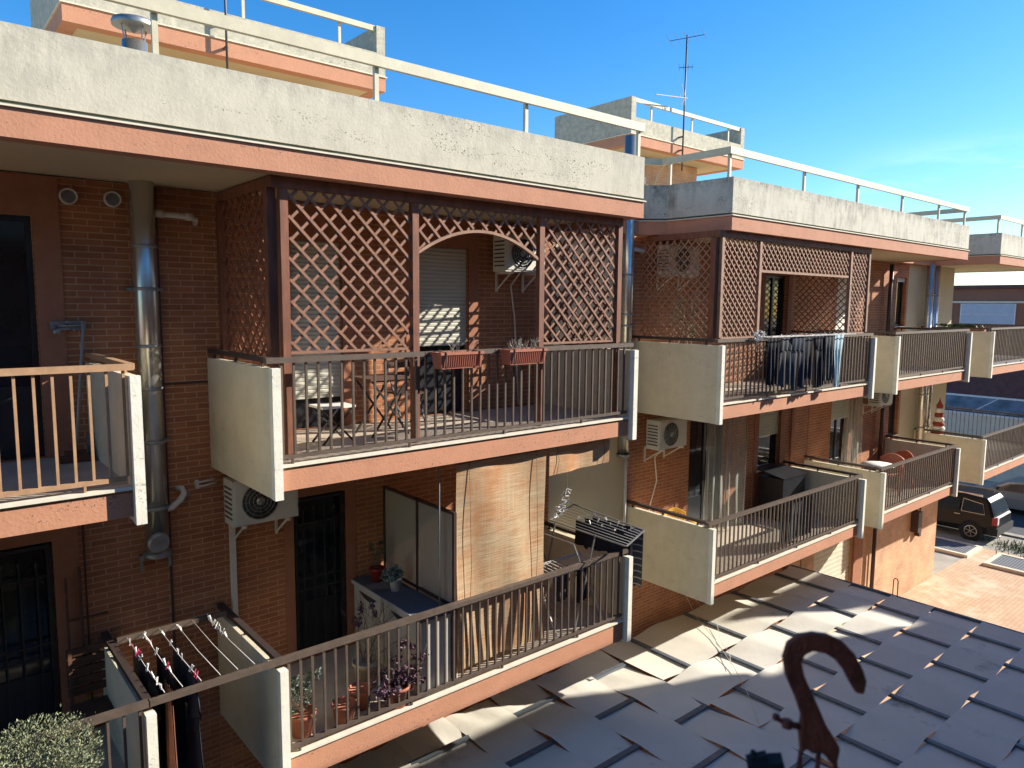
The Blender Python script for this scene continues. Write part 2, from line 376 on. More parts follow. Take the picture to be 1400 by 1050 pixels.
def balcony(bld, x0, x1, zh, left=True, right=True, rm='rail', extra=0, yfar=None, fz=None):
    """slab with terracotta fascia, marble edge, side panels and barred railing; zh = top of the handrail"""
    zf = zh-1.09                     # marble top
    p = .08; a = x0+(p if left else 0); b_ = x1-(p if right else 0)
    slab = MB(); zb = zh-1.365-extra
    slab.m = 0; slab.box(a,b_,YF+.03,YW,zb+.012,zf-.03)
    s = build('balcony', slab, M['soffit'], bld)
    build('fascia', MB().box(a,b_-(.0 if not right else .0),YF,YF+.028,zb,zf-.055), M['terra'], s)
    build('edge_strip', MB().box(a,b_,YF-.03,YF+.12,zf-.028,zf), M['marble'], s)
    build('floor', MB().box(a,b_,YF+.122,YW-.004,zf-.028,zf-.004), M['floor'], s)
    for side,xx in ((left,x0),(right,x1-p)):
        if side:
            pm = MB(); pm.box(xx,xx+p,YF-.02,YW-.01,zf-.33,zf+.985); pm.m = 1
            pm.box(xx-.004,xx+p+.004,YF-.10,YF-.022,zf-.335,zf+.99)
            build('side_panel', pm, [M['panel'],M['paneledge']], s)
            sr = MB(); xr = xx+p/2; sr.box(xr-.035,xr+.035,YF+.05,YW-.01,zh-.05,zh)
            for q in (.25,1.0,1.7): sr.box(xr-.012,xr+.012,YF+q-.015,YF+q+.015,zf+.985,zh-.05)
            build('side_rail', sr, M['darkrail'] if rm!='railtan' else M['railtan'], s)
    hr = MB().box(x0-.03 if left else x0, x1-.03 if right else x1, YF-.03,YF+.045,zh-.055,zh)
    build('handrail', hr, M[rm], s)
    bl = MB(); bl.box(a+.02,b_-.04,YF-.012,YF+.028,zf+.055,zf+.095)
    for k in range(1+int((b_-a)/1.4)):
        x = a+.15+k*1.4
        if x < b_-.1: bl.box(x-.01,x+.01,YF-.01,YF+.02,zf,zf+.055)
    n = int((b_-a-.06)/.1325)
    for k in range(n+1):
        x = a+.05+k*.1325; w = .011 if k%12 else .014
        bl.box(x-w,x+w,YF-.006,YF+.020,zf+.095,zh-.055)
    build('balusters', bl, M[rm], s)
    return s

def roof_rail(bld, x0, x1, y, z, posts, xz=True):
    """cream flat beam on posts"""
    mb = MB().box(x0,x1,y,y+.05,z,z+.115)
    r = build('roof_railing', mb, M['roofrail'], bld)
    for x in posts: build('post', MB().box(x-.025,x+.025,y+.055,y+.10,z-.40,z+.05), M['roofrail'], r)
    return r

def parapet_run(mb, pts, z0, z1, th=.16):
    """list of (x,y) corner points, thickness towards the left of travel"""
    for i in range(len(pts)-1):
        a = Vector((*pts[i],0)); b_ = Vector((*pts[i+1],0)); d = (b_-a).normalized(); n = Vector((-d.y,d.x,0))
        q = [a,b_,b_+n*th,a+n*th]
        mb.prism([(p.x,p.y,z0) for p in q],(0,0,z1-z0))

def off_path(pts, o):
    """mitred offset to the right of travel (outward for our outlines)"""
    P = [Vector(p) for p in pts]; out = []
    for i,p in enumerate(P):
        ds = []
        if i > 0: ds.append((p-P[i-1]).normalized())
        if i < len(P)-1: ds.append((P[i+1]-p).normalized())
        ns = [Vector((d.y,-d.x)) for d in ds]
        if len(ns) == 1: out.append(p+ns[0]*o)
        else:
            m_ = (ns[0]+ns[1]); m_ = m_/m_.length; out.append(p+m_*(o/max(.3,m_.dot(ns[0]))))
    return out
def band(mb, pts, z0, z1, out=0.0, th=.16):
    A = off_path(pts, out); B = off_path(pts, out-th)
    vs = []; fs = []
    for a,b_ in zip(A,B): vs += [(a.x,a.y,z0),(b_.x,b_.y,z0),(b_.x,b_.y,z1),(a.x,a.y,z1)]
    for i in range(len(A)-1):
        o = i*4
        for k in range(4): fs.append((o+k,o+(k+1)%4,o+4+(k+1)%4,o+4+k))
    fs.append((0,1,2,3)); e = (len(A)-1)*4; fs.append((e+3,e+2,e+1,e))
    mb.raw(vs, fs)
def edge_bands(bld, pts, z0, zr, zt, parent=None, mat='parapet'):
    mb = MB(); band(mb, pts, z0, zr, 0, .20); r = build('roof_fascia', mb, M['terra'], parent or bld)
    mb = MB(); band(mb, pts, zr+.002, zr+.018, .025, .15); build('drip_edge', mb, M['cream'], r) if parent is None else build('drip_edge', mb, M['cream'], bld)
    mb = MB(); band(mb, pts, zr+.02, zr+.05, -.02, .12)
    build('roof_joint', mb, M['groove'], parent or bld)
    mb = MB(); band(mb, pts, zr+.052, zt, -.004, .15); build('parapet', mb, M[mat], parent or bld)
    return r

# ================================================================== BUILDING ONE (left)
A = thing('apartment_building', 'brick apartment block on the left whose balcony has the arched wooden lattice screen', 'building', (2.0, YW, GR))
mid = -1.63; low = mid+D2
Aholes = [(-.4,1.12,mid,.86),(3.83,4.54,mid,.80),(5.70,6.63,mid,.83),(-.4,1.12,low,-2.53),(3.79,4.53,low,-2.52)]
mb = MB(); grid_wall(mb, -6, 8.34, GR, ZS, YW, Aholes); mb.box(-6,8.34,YW+.30,YW+.4,GR,ZS)
mb.box(-6.2,-6,YW,YW+6,GR,ZS)
build('wall', mb, M['brick'], A)
surround(A,-.6,1.36,mid,ZS-.01,Aholes[0]); surround(A,3.66,4.70,mid,ZS-.01,Aholes[1]); surround(A,5.52,6.80,mid,ZS-.01,Aholes[2])
surround(A,-.6,1.36,low,-1.91,Aholes[3]); surround(A,3.66,4.68,low,-1.91,Aholes[4])
window(A,*Aholes[0],door=True,mull=1)
window(A,*Aholes[1],drop=-1.21,door=True,mull=0)
window(A,*Aholes[2],drop=-.58,door=True,mull=1)
window(A,*Aholes[3],door=True,grille=True,mull=0)
window(A,*Aholes[4],door=True,grille=True,mull=0)
# movement joints in the brickwork
mb = MB(); mb.box(2.27,2.30,YW-.006,YW+.01,GR,ZS-.01); mb.box(2.30,2.79,YW-.007,YW+.01,-.945,-.915); mb.box(1.40,1.42,YW-.006,YW+.01,low,-1.91)
build('joint_strip', mb, M['brownpipe'], A)
roofpath = [(-6,7.0),(8.42,7.0),(8.42,8.62)]
s = MB().box(-6,8.40,7.21,15.5,ZS+.012,ZR-.003); build('roof_slab', s, M['soffit'], A)
edge_bands(A, roofpath, ZS, ZR, ZT)
roof_rail(A,-6,8.47,7.06,2.51,[-4.2,-2.1,-.15,1.9,4.1,6.24,8.42])
balcony(A,-3.2,1.60,-.54,left=False,rm='railtan')
balcony(A,2.78,8.27,-.54)
balcony(A,-3.2,1.60,-.54+D2,left=False)
balcony(A,2.78,8.27,-.54+D2,extra=.05)
# bar that closes the space between the two lower balconies
build('link_rail', MB().box(1.56,2.75,6.97,7.03,-.595+D2,-.54+D2), M['rail'], A); build('wall_bar', MB().box(1.61,2.77,YW-.40,YW-.36,-3.68,-3.62), M['rail'], A)

def penthouse(bld, x0, x1, y0, y1, zs):
    zr, zp, zrl = zs+.25, zs+.68, zs+1.17
    body = MB().box(x0+.8,x1-1.1,y0+.85,y1-.3,ZR,zs-.005); bd = build('penthouse', body, M['brickpink'], bld)
    build('penthouse_slab', MB().box(x0+.2,x1-.2,y0+.2,y1,zs+.012,zr), M['soffit'], bd)
    p = [(x0,y1),(x0,y0),(x1,y0),(x1,y1)]
    mb = MB(); band(mb,p,zs,zr,0,.22); build('penthouse_fascia', mb, M['terra'], bd)
    mb = MB(); band(mb,p,zr+.002,zr+.02,.025,.18); build('drip_edge', mb, M['cream'], bd)
    mb = MB(); mb.box(x0+.182,x1-.182,y0+.002,y0+.15,zr+.022,zp); mb.box(x0+.002,x0+.18,y0+.003,y1,zr+.022,zrl); mb.box(x1-.18,x1-.002,y0+.003,y1,zr+.022,zrl)
    build('penthouse_parapet', mb, M['parapet'], bd)
    mb = MB().box(x0+.185,x1-.185,y0+.03,y0+.09,zrl-.10,zrl-.003)
    k = x0+.9
    while k < x1-.3: mb.box(k-.025,k+.025,y0+.092,y0+.13,zp-.05,zrl-.02); k += 1.75
    build('penthouse_railing', mb, M['roofrail'], bd)
penthouse(A, 2.1, 7.39, 12.5, 15.3, 4.0)

# ================================================================== BUILDING TWO (right)
B = thing('apartment_building', 'right brick apartment block with beige plaster end wall and rectangular wooden lattice screen', 'building', (16.0, YW, GR))
Bholes = [(14.9,15.9,mid,.72),(21.85,22.5,-.52,.87),(12.3,13.62,low,-2.2),(14.9,15.85,-3.74,-2.05),(18.35,19.40,low,-2.2),(21.85,22.5,-3.72,-2.3),(17.85,20.0,GR+.02,-6.3),
          (18.3,19.3,mid,.8)]
mb = MB(); grid_wall(mb, 10.30, 22.62, -4.9, ZS, YW, Bholes); gb = MB(); grid_wall(gb, 16.42, 26.18, GR, -4.9, YW, Bholes); grid_wall(mb, 8.342, 16.42, GR, -4.9, YW, Bholes)
gb.face([(26.18,YW,GR),(26.18,15.5,GR),(26.18,15.5,-4.9),(26.18,YW,-4.9)]); mb.box(8.36,26.17,YW+.30,YW+.4,GR,ZS)
build('wall', mb, M['brick'], B); build('ground_floor_wall', gb, M['brickpink'], B)
mb = MB(); mb.face([(8.342,YW,-4.9),(10.30,YW,-4.9),(10.30,YW,ZS),(8.342,YW,ZS)]); build('plaster_wall', mb, M['beige'], B)
mb = MB(); mb.face([(22.62,YW,-4.9),(26.18,YW,-4.9),(26.18,YW,ZS),(22.62,YW,ZS)])
mb.face([(26.18,YW,-4.9),(26.18,15.5,-4.9),(26.18,15.5,ZS),(26.18,YW,ZS)])
build('plaster_wall', mb, M['beige'], B)
surround(B,14.7,16.08,mid,ZS-.01,Bholes[0]); surround(B,14.72,16.0,low,-1.91,Bholes[3]); surround(B,18.1,19.5,mid,ZS-.01,Bholes[7])
window(B,*Bholes[0],door=True,mull=1)
window(B,*Bholes[7],door=True,mull=0,drop=-1.4)
window(B,*Bholes[1],mull=0,drop=.78)
window(B,*Bholes[2],door=True,mull=1)
window(B,*Bholes[3],mull=0,drop=-2.95)
window(B,*Bholes[4],door=True,mull=1,drop=-2.9)
window(B,*Bholes[5],mull=0)
window(B,*Bholes[6],drop=GR+.1,smat='shutgar',pitch=.13,mull=0,door=True)
mb = MB(); mb.box(16.30,16.42,YW-.05,YW+.02,GR,-1.91); mb.box(17.15,17.19,YW-.01,YW+.01,GR,-1.91); mb.box(20.02,20.55,YW-.06,YW+.02,GR,-5.1)
build('pilaster', mb, M['surround'], B)
# stretch of roof between the blocks, then the two projecting roofs
Bpath = [(8.44,8.64),(10.25,8.64),(10.62,8.30),(10.68,7.0),(21.55,7.0),(21.55,8.64),(23.9,8.64),(23.9,6.95),(29.2,6.95),(29.2,10.6)]
s = MB()
s.box(8.44,29.0,8.87,15.5,ZS+.012,ZR-.003); s.box(10.90,21.33,7.22,8.868,ZS+.012,ZR-.003); s.box(24.12,29.0,7.17,8.868,ZS+.012,ZR-.003)
build('roof_slab', s, M['soffit'], B)
edge_bands(B, Bpath, ZS, ZR, ZT, mat='parapet_old')
roof_rail(B,10.66,21.6,7.06,2.51,[10.75,13.2,15.4,17.6,19.75,21.5])
mb = MB().box(10.67,10.72,7.112,8.5,2.51,2.625); mb.bar((10.69,8.49,2.567),(9.9,8.95,2.567),.05,.115); mb.box(10.69,10.73,8.30,8.34,2.05,2.55); mb.box(10.16,10.2,8.72,8.76,2.05,2.55)
build('roof_railing', mb, M['roofrail'], B)
mb = MB().box(21.55,21.60,7.112,12.5,2.51,2.625).box(18.3,18.35,9.5,14.5,2.35,2.45)
for k in range(8): mb.box(18.31,18.34,9.6+k*.35,9.63+k*.35,1.8,2.35)
build('roof_railing', mb, M['roofrail'], B)
roof_rail(B,23.87,29.2,7.0,2.51,[23.95,26.1,28.2])
build('roof_railing', MB().box(23.88,23.93,7.052,8.6,2.51,2.625).box(24.0,29.0,12.0,12.05,2.4,2.5), M['roofrail'], B)
balcony(B,10.40,16.20,-.54); balcony(B,17.35,22.02,-.54); 
balcony(B,10.35,16.12,-.54+D2); balcony(B,17.05,21.78,-.54+D2)
balcony(B,23.75,30.0,-.54,right=False); balcony(B,23.75,30.0,-.54+D2,right=False)
for zz in (-.54,-.54+D2):
    zf = zz-1.09
    s = build('balcony', MB().box(26.2,29.98,YW+.01,11.2,zf-.26,zf-.004), M['soffit'], B)
    mb = MB(); mb.box(29.94,29.99,7.06,11.2,zz-.05,zz); mb.box(26.2,29.93,11.15,11.2,zz-.05,zz)
    k = 7.2
    while k < 11.1: mb.box(29.955,29.975,k-.01,k+.01,zf,zz-.05); k += .14
    k = 26.3
    while k < 29.9: mb.box(k-.01,k+.01,11.165,11.185,zf,zz-.05); k += .14
    mb.box(29.94,29.99,7.06,11.2,zf+.05,zf+.09); build('end_railing', mb, M['darkrail'], s)
penthouse(B, 14.46, 19.54, 12.5, 15.3, 4.07)

# ================================================================== the block the photograph is taken from (behind and beside the camera)
Cb = thing('apartment_building', 'opposite brick block with parapet roof that shades the woven canopy, camera side of the yard', 'building', (10,-2.0,GR))
mb = MB(); mb.box(-14,33,-2.4,-2.0,GR,ZS); build('wall', mb, M['brick'], Cb)
mb = MB(); mb.box(-14,25.4,-8,-.45,ZS,ZR); mb.box(25.4,30.2,-8,-1.8,ZS,ZR); mb.box(30.2,35,-8,-.45,ZS,ZR); build('roof_slab', mb, M['soffit'], Cb)
mb = MB(); mb.box(-14,25.4,-.45,-.25,ZS,3.08); mb.box(25.4,30.2,-1.79,-1.6,ZS,2.45); mb.box(30.2,35,-.45,-.25,ZS,3.08); build('parapet', mb, M['parapet'], Cb)
mb = MB(); mb.box(-5,1.2,-2.0,.42,-2.05,-1.8); build('balcony', mb, M['soffit'], Cb)
mb = MB(); mb.box(-3,1.15,.355,.395,-.84,-.80)
for k in range(31):
    x = -2.9+k*.13; mb.box(x-.008,x+.008,.367,.383,-1.8,-.84)
build('railing', mb, M['rust'], Cb)

# ================================================================== ground and street
def struct(name, mb, m): return tag(build(name, mb, m, None, (0,0,GR)), None, None, kind='structure')
struct('ground', MB().box(-300,600,-300,600,GR-.5,GR-.012), M['concrete'])
struct('courtyard_paving', MB().box(-20,30.9,-2.0,YW+.02,GR-.2,GR), M['paving'])
struct('road', MB().box(33.7,39.8,-60,90,GR-.2,GR-.004), M['asphalt'])
struct('kerb', MB().box(33.35,33.69,-60,90,GR-.2,GR+.05), M['concrete'])
struct('pavement', MB().box(39.81,42.9,-60,90,GR-.2,GR+.10), M['concrete'])

# ================================================================== woven canopy over the yard
CZ = -6.4
can = thing('woven_canopy', 'grey woven fabric canopy on dark battens roofing the yard between the blocks', 'canopy', (9.6,5,CZ))
def strip(pts_fn, ln, wd, name='fabric_strip', nx=None, rnd=None):
    n = int(ln/.075); k = 7; vs = []; fs = []
    for i in range(n+1):
        for j in range(k+1): vs.append(pts_fn(ln*i/n, wd*j/k))
    for i in range(n):
        for j in range(k): a = i*(k+1)+j; fs.append((a,a+k+1,a+k+2,a+1))
    mb = MB(); mb.raw(vs, fs, True); o = build(name, mb, M['fabric'], can); return o
def weave(d, par, amp=.034):           # d = distance from a batten line in pitches
    q = (d+1) % 2; tri = 1-2*abs(q-1)          # pulled tight between battens, soft crease over them
    return amp*(tri*(1.1-.1*tri*tri))*(1 if par else -1)
rows = [(7.31,8.80)]+[(6.418-.89*i, 7.303-.89*i) for i in range(8)]
PX = .90; X0 = 10.45
for r,(y0,y1) in enumerate(rows):
    rs = random.random()*9; wr = .007 if r == 0 else .003
    def fn(s_, t, r=r, y0=y0, y1=y1, rs=rs, wr=wr):
        x = 9.66+s_; d = (x-X0)/PX; z = weave(d, r%2 == 1)
        # where the strip dips under a batten the batten shows; loose cloth ripples a little
        t1 = t/(y1-y0); edge = .012*sin(d*pi+rs)*(abs(t1-.5)*2)**3
        z += wr*sin(x*5.1+t*3+rs)*(.3+t1)+wr*.35*sin(x*11+rs*3+t*7)
        return (x, y0+t+.014*sin(d*pi*2+rs)*(t1-.5), CZ+z+edge)
    strip(fn, 6.95, y1-y0)
for k in range(-0,8):
    x = X0+k*PX
    if x > 16.5: continue
    build('batten', MB().box(x-.042,x+.042,-.1,8.80,CZ-.02,CZ+.016), M['batten'], can)
# left field: strips run towards the wall, battens along it
cols = [(9.62-.02-.86-.9*i+.0, 9.62-.02-.9*i) for i in range(9)]
for c,(x0,x1) in enumerate([(8.812,9.625)]+[(7.912-.9*i,8.806-.9*i) for i in range(10)]):
    rs = random.random()*9
    def fn(s_, t, c=c, x0=x0, x1=x1, rs=rs):
        y = .3+s_; d = (y-7.28)/.87; z = weave(d, c%2 == 0)
        t1 = t/(x1-x0); z += .004*sin(y*6+rs)+(.012*max(0,y-7.3)*sin(x0*9+t*13+y*3))
        edge = .016*cos(d*pi+rs*.2)*(abs(t1-.5)*2)**3
        return (x0+t, y, CZ+z+edge)
    strip(fn, 8.5, x1-x0)
for k in range(-1,9):
    y = 7.28-k*.87
    if y > 8.7: continue
    build('batten', MB().box(-.2,9.60,y-.042,y+.042,CZ-.02,CZ+.016), M['batten'], can)
mb = MB(); mb.box(9.615,9.65,-.1,8.82,CZ-.08,CZ-.02).box(16.60,16.66,-.1,8.82,CZ-.09,CZ+.03).box(9.65,16.6,-.16,-.105,CZ-.08,CZ).box(-.2,9.6,-.16,-.105,CZ-.08,CZ)
for x in (1,5,9.632,13,16.63):
    mb.box(x-.04,x+.04,3.0,3.08,GR,CZ-.09)
build('canopy_frame', mb, M['batten'], can)
mb = MB(); mb.tube([(16.62,6.30,CZ-.02),(16.62,6.30,CZ+.36),(16.64,6.33,CZ+.41),(16.66,6.38,CZ+.41),(16.68,6.42,CZ+.36),(16.68,6.42,CZ-.02)],.011,6)
single('steel_hook_rod', mb, M['rust'], 'bent steel rod loop standing up from the right edge of the woven canopy', 'steel rod', (16.65,6.36,CZ))
mb = MB(); mb.tube([(12.2,8.80,-5.9),(12.17,8.44,-6.345),(11.67,7.7,-6.34),(10.97,6.8,-6.34),(10.34,6.12,-6.34),(9.70,5.53,-6.34)],.006,5); mb.tube([(12.3,8.80,-5.9),(12.2,7.97,-6.34),(11.58,7.46,-6.34),(11.37,7.14,-6.34),(10.87,6.78,-6.34)],.005,5)
single('loose_wire', mb, M['wire'], 'thin loose wire lying across the sunlit part of the woven canopy', 'wire', (10.6,6.8,-6.3))

# ================================================================== wooden lattice screens
def lattice(mb, o, u, v, w, h, pitch, inside=None, sw=.030, th=.011, nrm=(0,-1,0), both=True):
    o = Vector(o); u = Vector(u); v = Vector(v); n = Vector(nrm)
    for layer,sg in ((0,1),(1,-1)):
        c = -h if sg == 1 else 0
        end = w if sg == 1 else w+h
        c += pitch*.5
        while c < end:
            # line: a - sg*b = c
            pts = []; steps = max(8,int(h/.02)); run = None
            for i in range(steps+1):
                b_ = h*i/steps; a = c+sg*b_; ok = 0 <= a <= w and (inside is None or inside(a,b_))
                if ok and run is None: run = (a,b_)
                if (not ok or i == steps) and run is not None:
                    bb = h*(i if ok else i-1)/steps; aa = c+sg*bb
                    if bb-run[1] > .015:
                        off = n*(th*layer)
                        mb.bar(o+u*run[0]+v*run[1]+off, o+u*aa+v*bb+off, th, sw, up=u.cross(v).cross((u*sg+v)).normalized())
                    run = None
            c += pitch
def post(parent, x0, x1, y0, y1, z0, z1, m='lattice'):
    return build('post', MB().box(x0,x1,y0,y1,z0,z1), M[m], parent)
L = thing('lattice_screen', 'large reddish wooden lattice screen with arched opening around the left upper balcony', 'lattice screen', (5.6,7.25,mid))
zb, zt = -.50, 1.15
for x in (3.03,4.60,6.58,8.13): post(L,x,x+.085,7.21,7.29,mid,zt+.005)
post(L,2.93,3.025,7.30,7.40,mid,zt+.01); post(L,2.93,3.02,8.72,8.82,mid,zt); 
build('top_beam', MB().box(2.94,8.215,7.205,7.295,zt+.008,ZS-.004).box(2.94,3.02,7.30,8.80,zt+.012,ZS-.006).box(8.14,8.21,7.30,8.80,zt+.012,ZS-.006), M['lattice'], L)
for x0,x1 in ((3.12,4.595),(6.67,8.125)):
    mb = MB(); lattice(mb,(x0,7.25,zb),(1,0,0),(0,0,1),x1-x0,zt-zb,.215); mb.box(x0,x1,7.235,7.265,zb-.03,zb)
    build('lattice_panel', mb, M['slat'], L)
ax0, ax1, az, ah = 4.69, 6.575, .60, .30
def arch(t): return az+ah*(1-((t-(ax0+ax1)/2)/((ax1-ax0)/2))**2)
mb = MB(); lattice(mb,(ax0,7.25,.55),(1,0,0),(0,0,1),ax1-ax0,zt-.55,.215,inside=lambda a,b_: .55+b_ > arch(ax0+a)+.01)
build('lattice_panel', mb, M['slat'], L)
mb = MB(); pr = None
for i in range(25):
    t = ax0+(ax1-ax0)*i/24; q = (t,7.245,arch(t))
    if pr: mb.bar(pr,q,.05,.035)
    pr = q
build('arch_rail', mb, M['latticelt'], L)
for xx in (2.975,8.175):
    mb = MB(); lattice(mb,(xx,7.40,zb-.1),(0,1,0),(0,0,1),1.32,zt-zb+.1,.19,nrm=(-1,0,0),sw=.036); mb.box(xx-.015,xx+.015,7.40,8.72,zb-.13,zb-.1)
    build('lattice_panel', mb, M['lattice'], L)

L2 = thing('lattice_screen', 'finer wooden lattice screen with rectangular opening around the upper balcony of the right block', 'lattice screen', (13.4,7.15,mid))
for x in (10.60,11.76,15.24,16.08): post(L2,x,x+.07,7.11,7.18,-.52,zt+.005,'latticelt')
post(L2,10.50,10.595,7.17,7.27,-.60,zt)
build('top_beam', MB().box(10.52,16.15,7.105,7.185,zt+.008,ZS-.004).box(10.53,10.59,7.19,8.8,zt+.012,ZS-.006).box(16.08,16.14,7.19,8.8,zt+.012,ZS-.006), M['lattice'], L2)
for x0,x1,z0 in ((10.675,11.755,-.52),(11.835,15.235,.66),(15.315,16.075,-.52)):
    mb = MB(); lattice(mb,(x0,7.15,z0),(1,0,0),(0,0,1),x1-x0,zt-z0,.145,sw=.024); mb.box(x0,x1,7.13,7.17,z0-.045,z0)
    build('lattice_panel', mb, M['latticelt'], L2)
for xx in (10.56,16.11):
    mb = MB(); lattice(mb,(xx,7.27,-.56),(0,1,0),(0,0,1),1.52,zt+.56,.15,nrm=(-1,0,0),sw=.024)
    build('lattice_panel', mb, M['latticelt'], L2)

# ================================================================== flues, pipes, vents, antennas
def rings(t, x, y, zs, r):
    for z in zs: build('clamp_ring', MB().lathe((x,y,z),[(r,-.018),(r+.012,-.012),(r+.012,.012),(r,.018)],20), M['zinc'], t)
f1 = thing('flue_pipe', 'thick stainless steel flue pipe running up the left block wall through the roof', 'flue pipe', (2.11,8.68,-2.85))
mb = MB().tube([(2.11,8.68,-2.80),(2.11,8.68,2.72)],.122,24); build('pipe', mb, M['steel'], f1)
rings(f1,2.11,8.68,[.60,.14,-.48,-.95,-1.55,-2.3],.122)
for zz in (.12,-1.57): build('wall_clamp', MB().box(1.93,2.29,8.70,8.84,zz,zz+.03), M['zinc'], f1)
mb = MB().tube([(2.11,8.62,-2.66),(2.08,8.49,-2.66)],.10,18); mb.lathe((2.08,8.485,-2.66),[(0,-.012),(.085,-.012),(.105,0),(.115,.02)],20,'y'); build('inspection_cap', mb, M['zinc'], f1)
mb = MB().lathe((2.11,8.68,-2.84),[(0,-.02),(.15,-.02),(.15,.02),(.12,.05)],20); mb.bar((1.96,8.8,-2.86),(1.96,8.8,-3.05),.03,.03); mb.bar((2.26,8.8,-2.86),(2.26,8.8,-3.05),.03,.03); mb.box(1.94,2.28,8.76,8.84,-2.90,-2.86); build('bracket', mb, M['zinc'], f1)
mb = MB()
for a in range(4): mb.bar((2.11+.11*cos(a*pi/2+.4),8.68+.11*sin(a*pi/2+.4),2.70),(2.11+.15*cos(a*pi/2+.4),8.68+.15*sin(a*pi/2+.4),2.90),.012,.012)
mb.lathe((2.11,8.68,2.90),[(.21,-.03),(.215,0),(.20,.03),(.05,.045),(0,.045)],24); mb.lathe((2.11,8.68,2.90),[(.21,-.03),(.05,-.06),(0,-.10)],24); build('rain_cap', mb, M['zinc'], f1)
f2 = thing('flue_pipe', 'stainless steel flue pipe on the beige wall in the gap between the two blocks', 'flue pipe', (10.02,8.66,-2.75))
mb = MB().tube([(10.02,8.66,-2.7),(10.02,8.66,2.95)],.105,20); build('pipe', mb, M['steel'], f2)
rings(f2,10.02,8.66,[.55,-.15,-.35,-1.8,-2.3],.105)
mb = MB().tube([(10.0,8.62,-2.30),(9.92,8.44,-2.30)],.095,16); mb.lathe((9.92,8.43,-2.30),[(0,-.01),(.10,-.01),(.105,.02)],18,'y'); build('inspection_cap', mb, M['zinc'], f2); build('bottom_plate', MB().lathe((10.02,8.66,-2.72),[(0,-.02),(.13,-.02),(.13,.03)],18), M['zinc'], f2)
single('downpipe', MB().tube([(10.27,8.80,-2.3),(10.27,8.80,GR+.1)],.03,8), M['pvc'], 'slim pale pipe running down the beige wall below the steel flue in the gap', 'downpipe', (10.27,8.8,GR))
f3 = thing('flue_pipe', 'left of the two steel flues on the beige end wall of the right block', 'flue pipe', (23.62,8.6,-5.0), 'steel flues on the beige end wall')
build('pipe', MB().tube([(23.62,8.62,-5.0),(23.62,8.62,ZS)],.11,16), M['steel'], f3)
rings(f3,23.62,8.62,[.4,-.6,-2.6,-3.6],.11); build('wall_clamp', MB().box(23.42,23.82,8.66,8.84,-.52,-.49), M['zinc'], f3)
dup(f3,(24.05,8.6,-5.0),'right of the two steel flues on the beige end wall of the right block')
single('downpipe', MB().tube([(21.12,8.72,GR+.2),(21.12,8.72,-5.15)],.055,10).tube([(21.12,8.72,-4.8),(21.12,8.72,-1.95)],.055,10).tube([(21.12,8.72,-1.60),(21.12,8.72,1.2)],.055,10), M['brownpipe'], 'dark brown downpipe on the right block beside the narrow dark window', 'downpipe', (21.12,8.72,GR))
single('downpipe', MB().tube([(21.30,8.76,GR+.2),(21.30,8.76,-5.2)],.025,8), M['pvc'], 'thin pale pipe beside the brown downpipe near the paving', 'downpipe', (21.30,8.76,GR))
mb = MB().tube([(2.20,8.70,.965),(2.62,8.72,.955),(2.68,8.74,.93),(2.70,8.84,.90)],.032,10); mb.tube([(2.24,8.70,.964),(2.33,8.705,.963)],.042,10).tube([(2.56,8.717,.957),(2.64,8.722,.954)],.042,10)
single('condensate_pipe', mb, M['pvc'], 'short white plastic pipe elbow high on the brick beside the thick flue', 'plastic pipe', (2.45,8.72,.95))
mb = MB().tube([(2.18,8.70,-2.36),(2.28,8.70,-2.34),(2.38,8.71,-2.27),(2.43,8.72,-2.20),(2.42,8.76,-2.15),(2.37,8.82,-2.15)],.036,10)
single('condensate_pipe', mb, M['pvc'], 'short white plastic pipe bend low on the brick beside the flue bottom', 'plastic pipe', (2.3,8.72,-2.3))
for x,z,l in ((1.45,1.08,'left one of the two round vents above the left upper balcony'),(1.86,1.09,'round vent close beside the thick steel flue under the roof')):
    v_ = thing('wall_vent', l, 'wall vent', (x,8.84,z), 'round vents under the roof')
    build('ring', MB().lathe((x,8.83,z),[(.062,.02),(.066,-.02),(.082,-.03),(.085,.02)],24,'y'), M['pvc'], v_)
    mb = MB().lathe((x,8.825,z),[(0,0),(.062,0)],20,'y')
    for k in range(-3,4): mb.box(x-.055,x+.055,8.812,8.820,z+k*.016-.003,z+k*.016+.003)
    build('grille', mb, M['zinc'], v_)
mb = MB().box(1.22,1.54,8.81,8.845,-.30,-.21); mb.tube([(1.24,8.79,-.26),(1.50,8.79,-.25),(1.50,8.75,-.20)],.014,8).tube([(1.26,8.79,-.26),(1.26,8.72,-.30)],.016,8).lathe((1.26,8.70,-.31),[(.0,0),(.035,0),(.035,.02),(0,.02)],10,'y').tube([(1.36,8.79,-.25),(1.36,8.74,-.20)],.012,8).tube([(1.42,8.79,-.26),(1.42,8.73,-.31)],.012,8)
single('garden_tap', mb, M['zinc'], 'small water tap manifold on the brick of the left upper balcony', 'tap', (1.38,8.8,-.26))
br_ = thing('broom', 'long handled broom leaning against the brick of the left upper balcony', 'broom', (1.32,8.5,mid))
build('handle', MB().tube([(1.50,8.72,-.24),(1.33,8.45,-1.50)],.014,8), M['broomred'], br_)
mb = MB().box(1.18,1.46,8.40,8.47,mid+.005,mid+.07).box(1.22,1.42,8.415,8.455,mid+.07,mid+.12); build('brush_head', mb, M['woodslat'], br_)
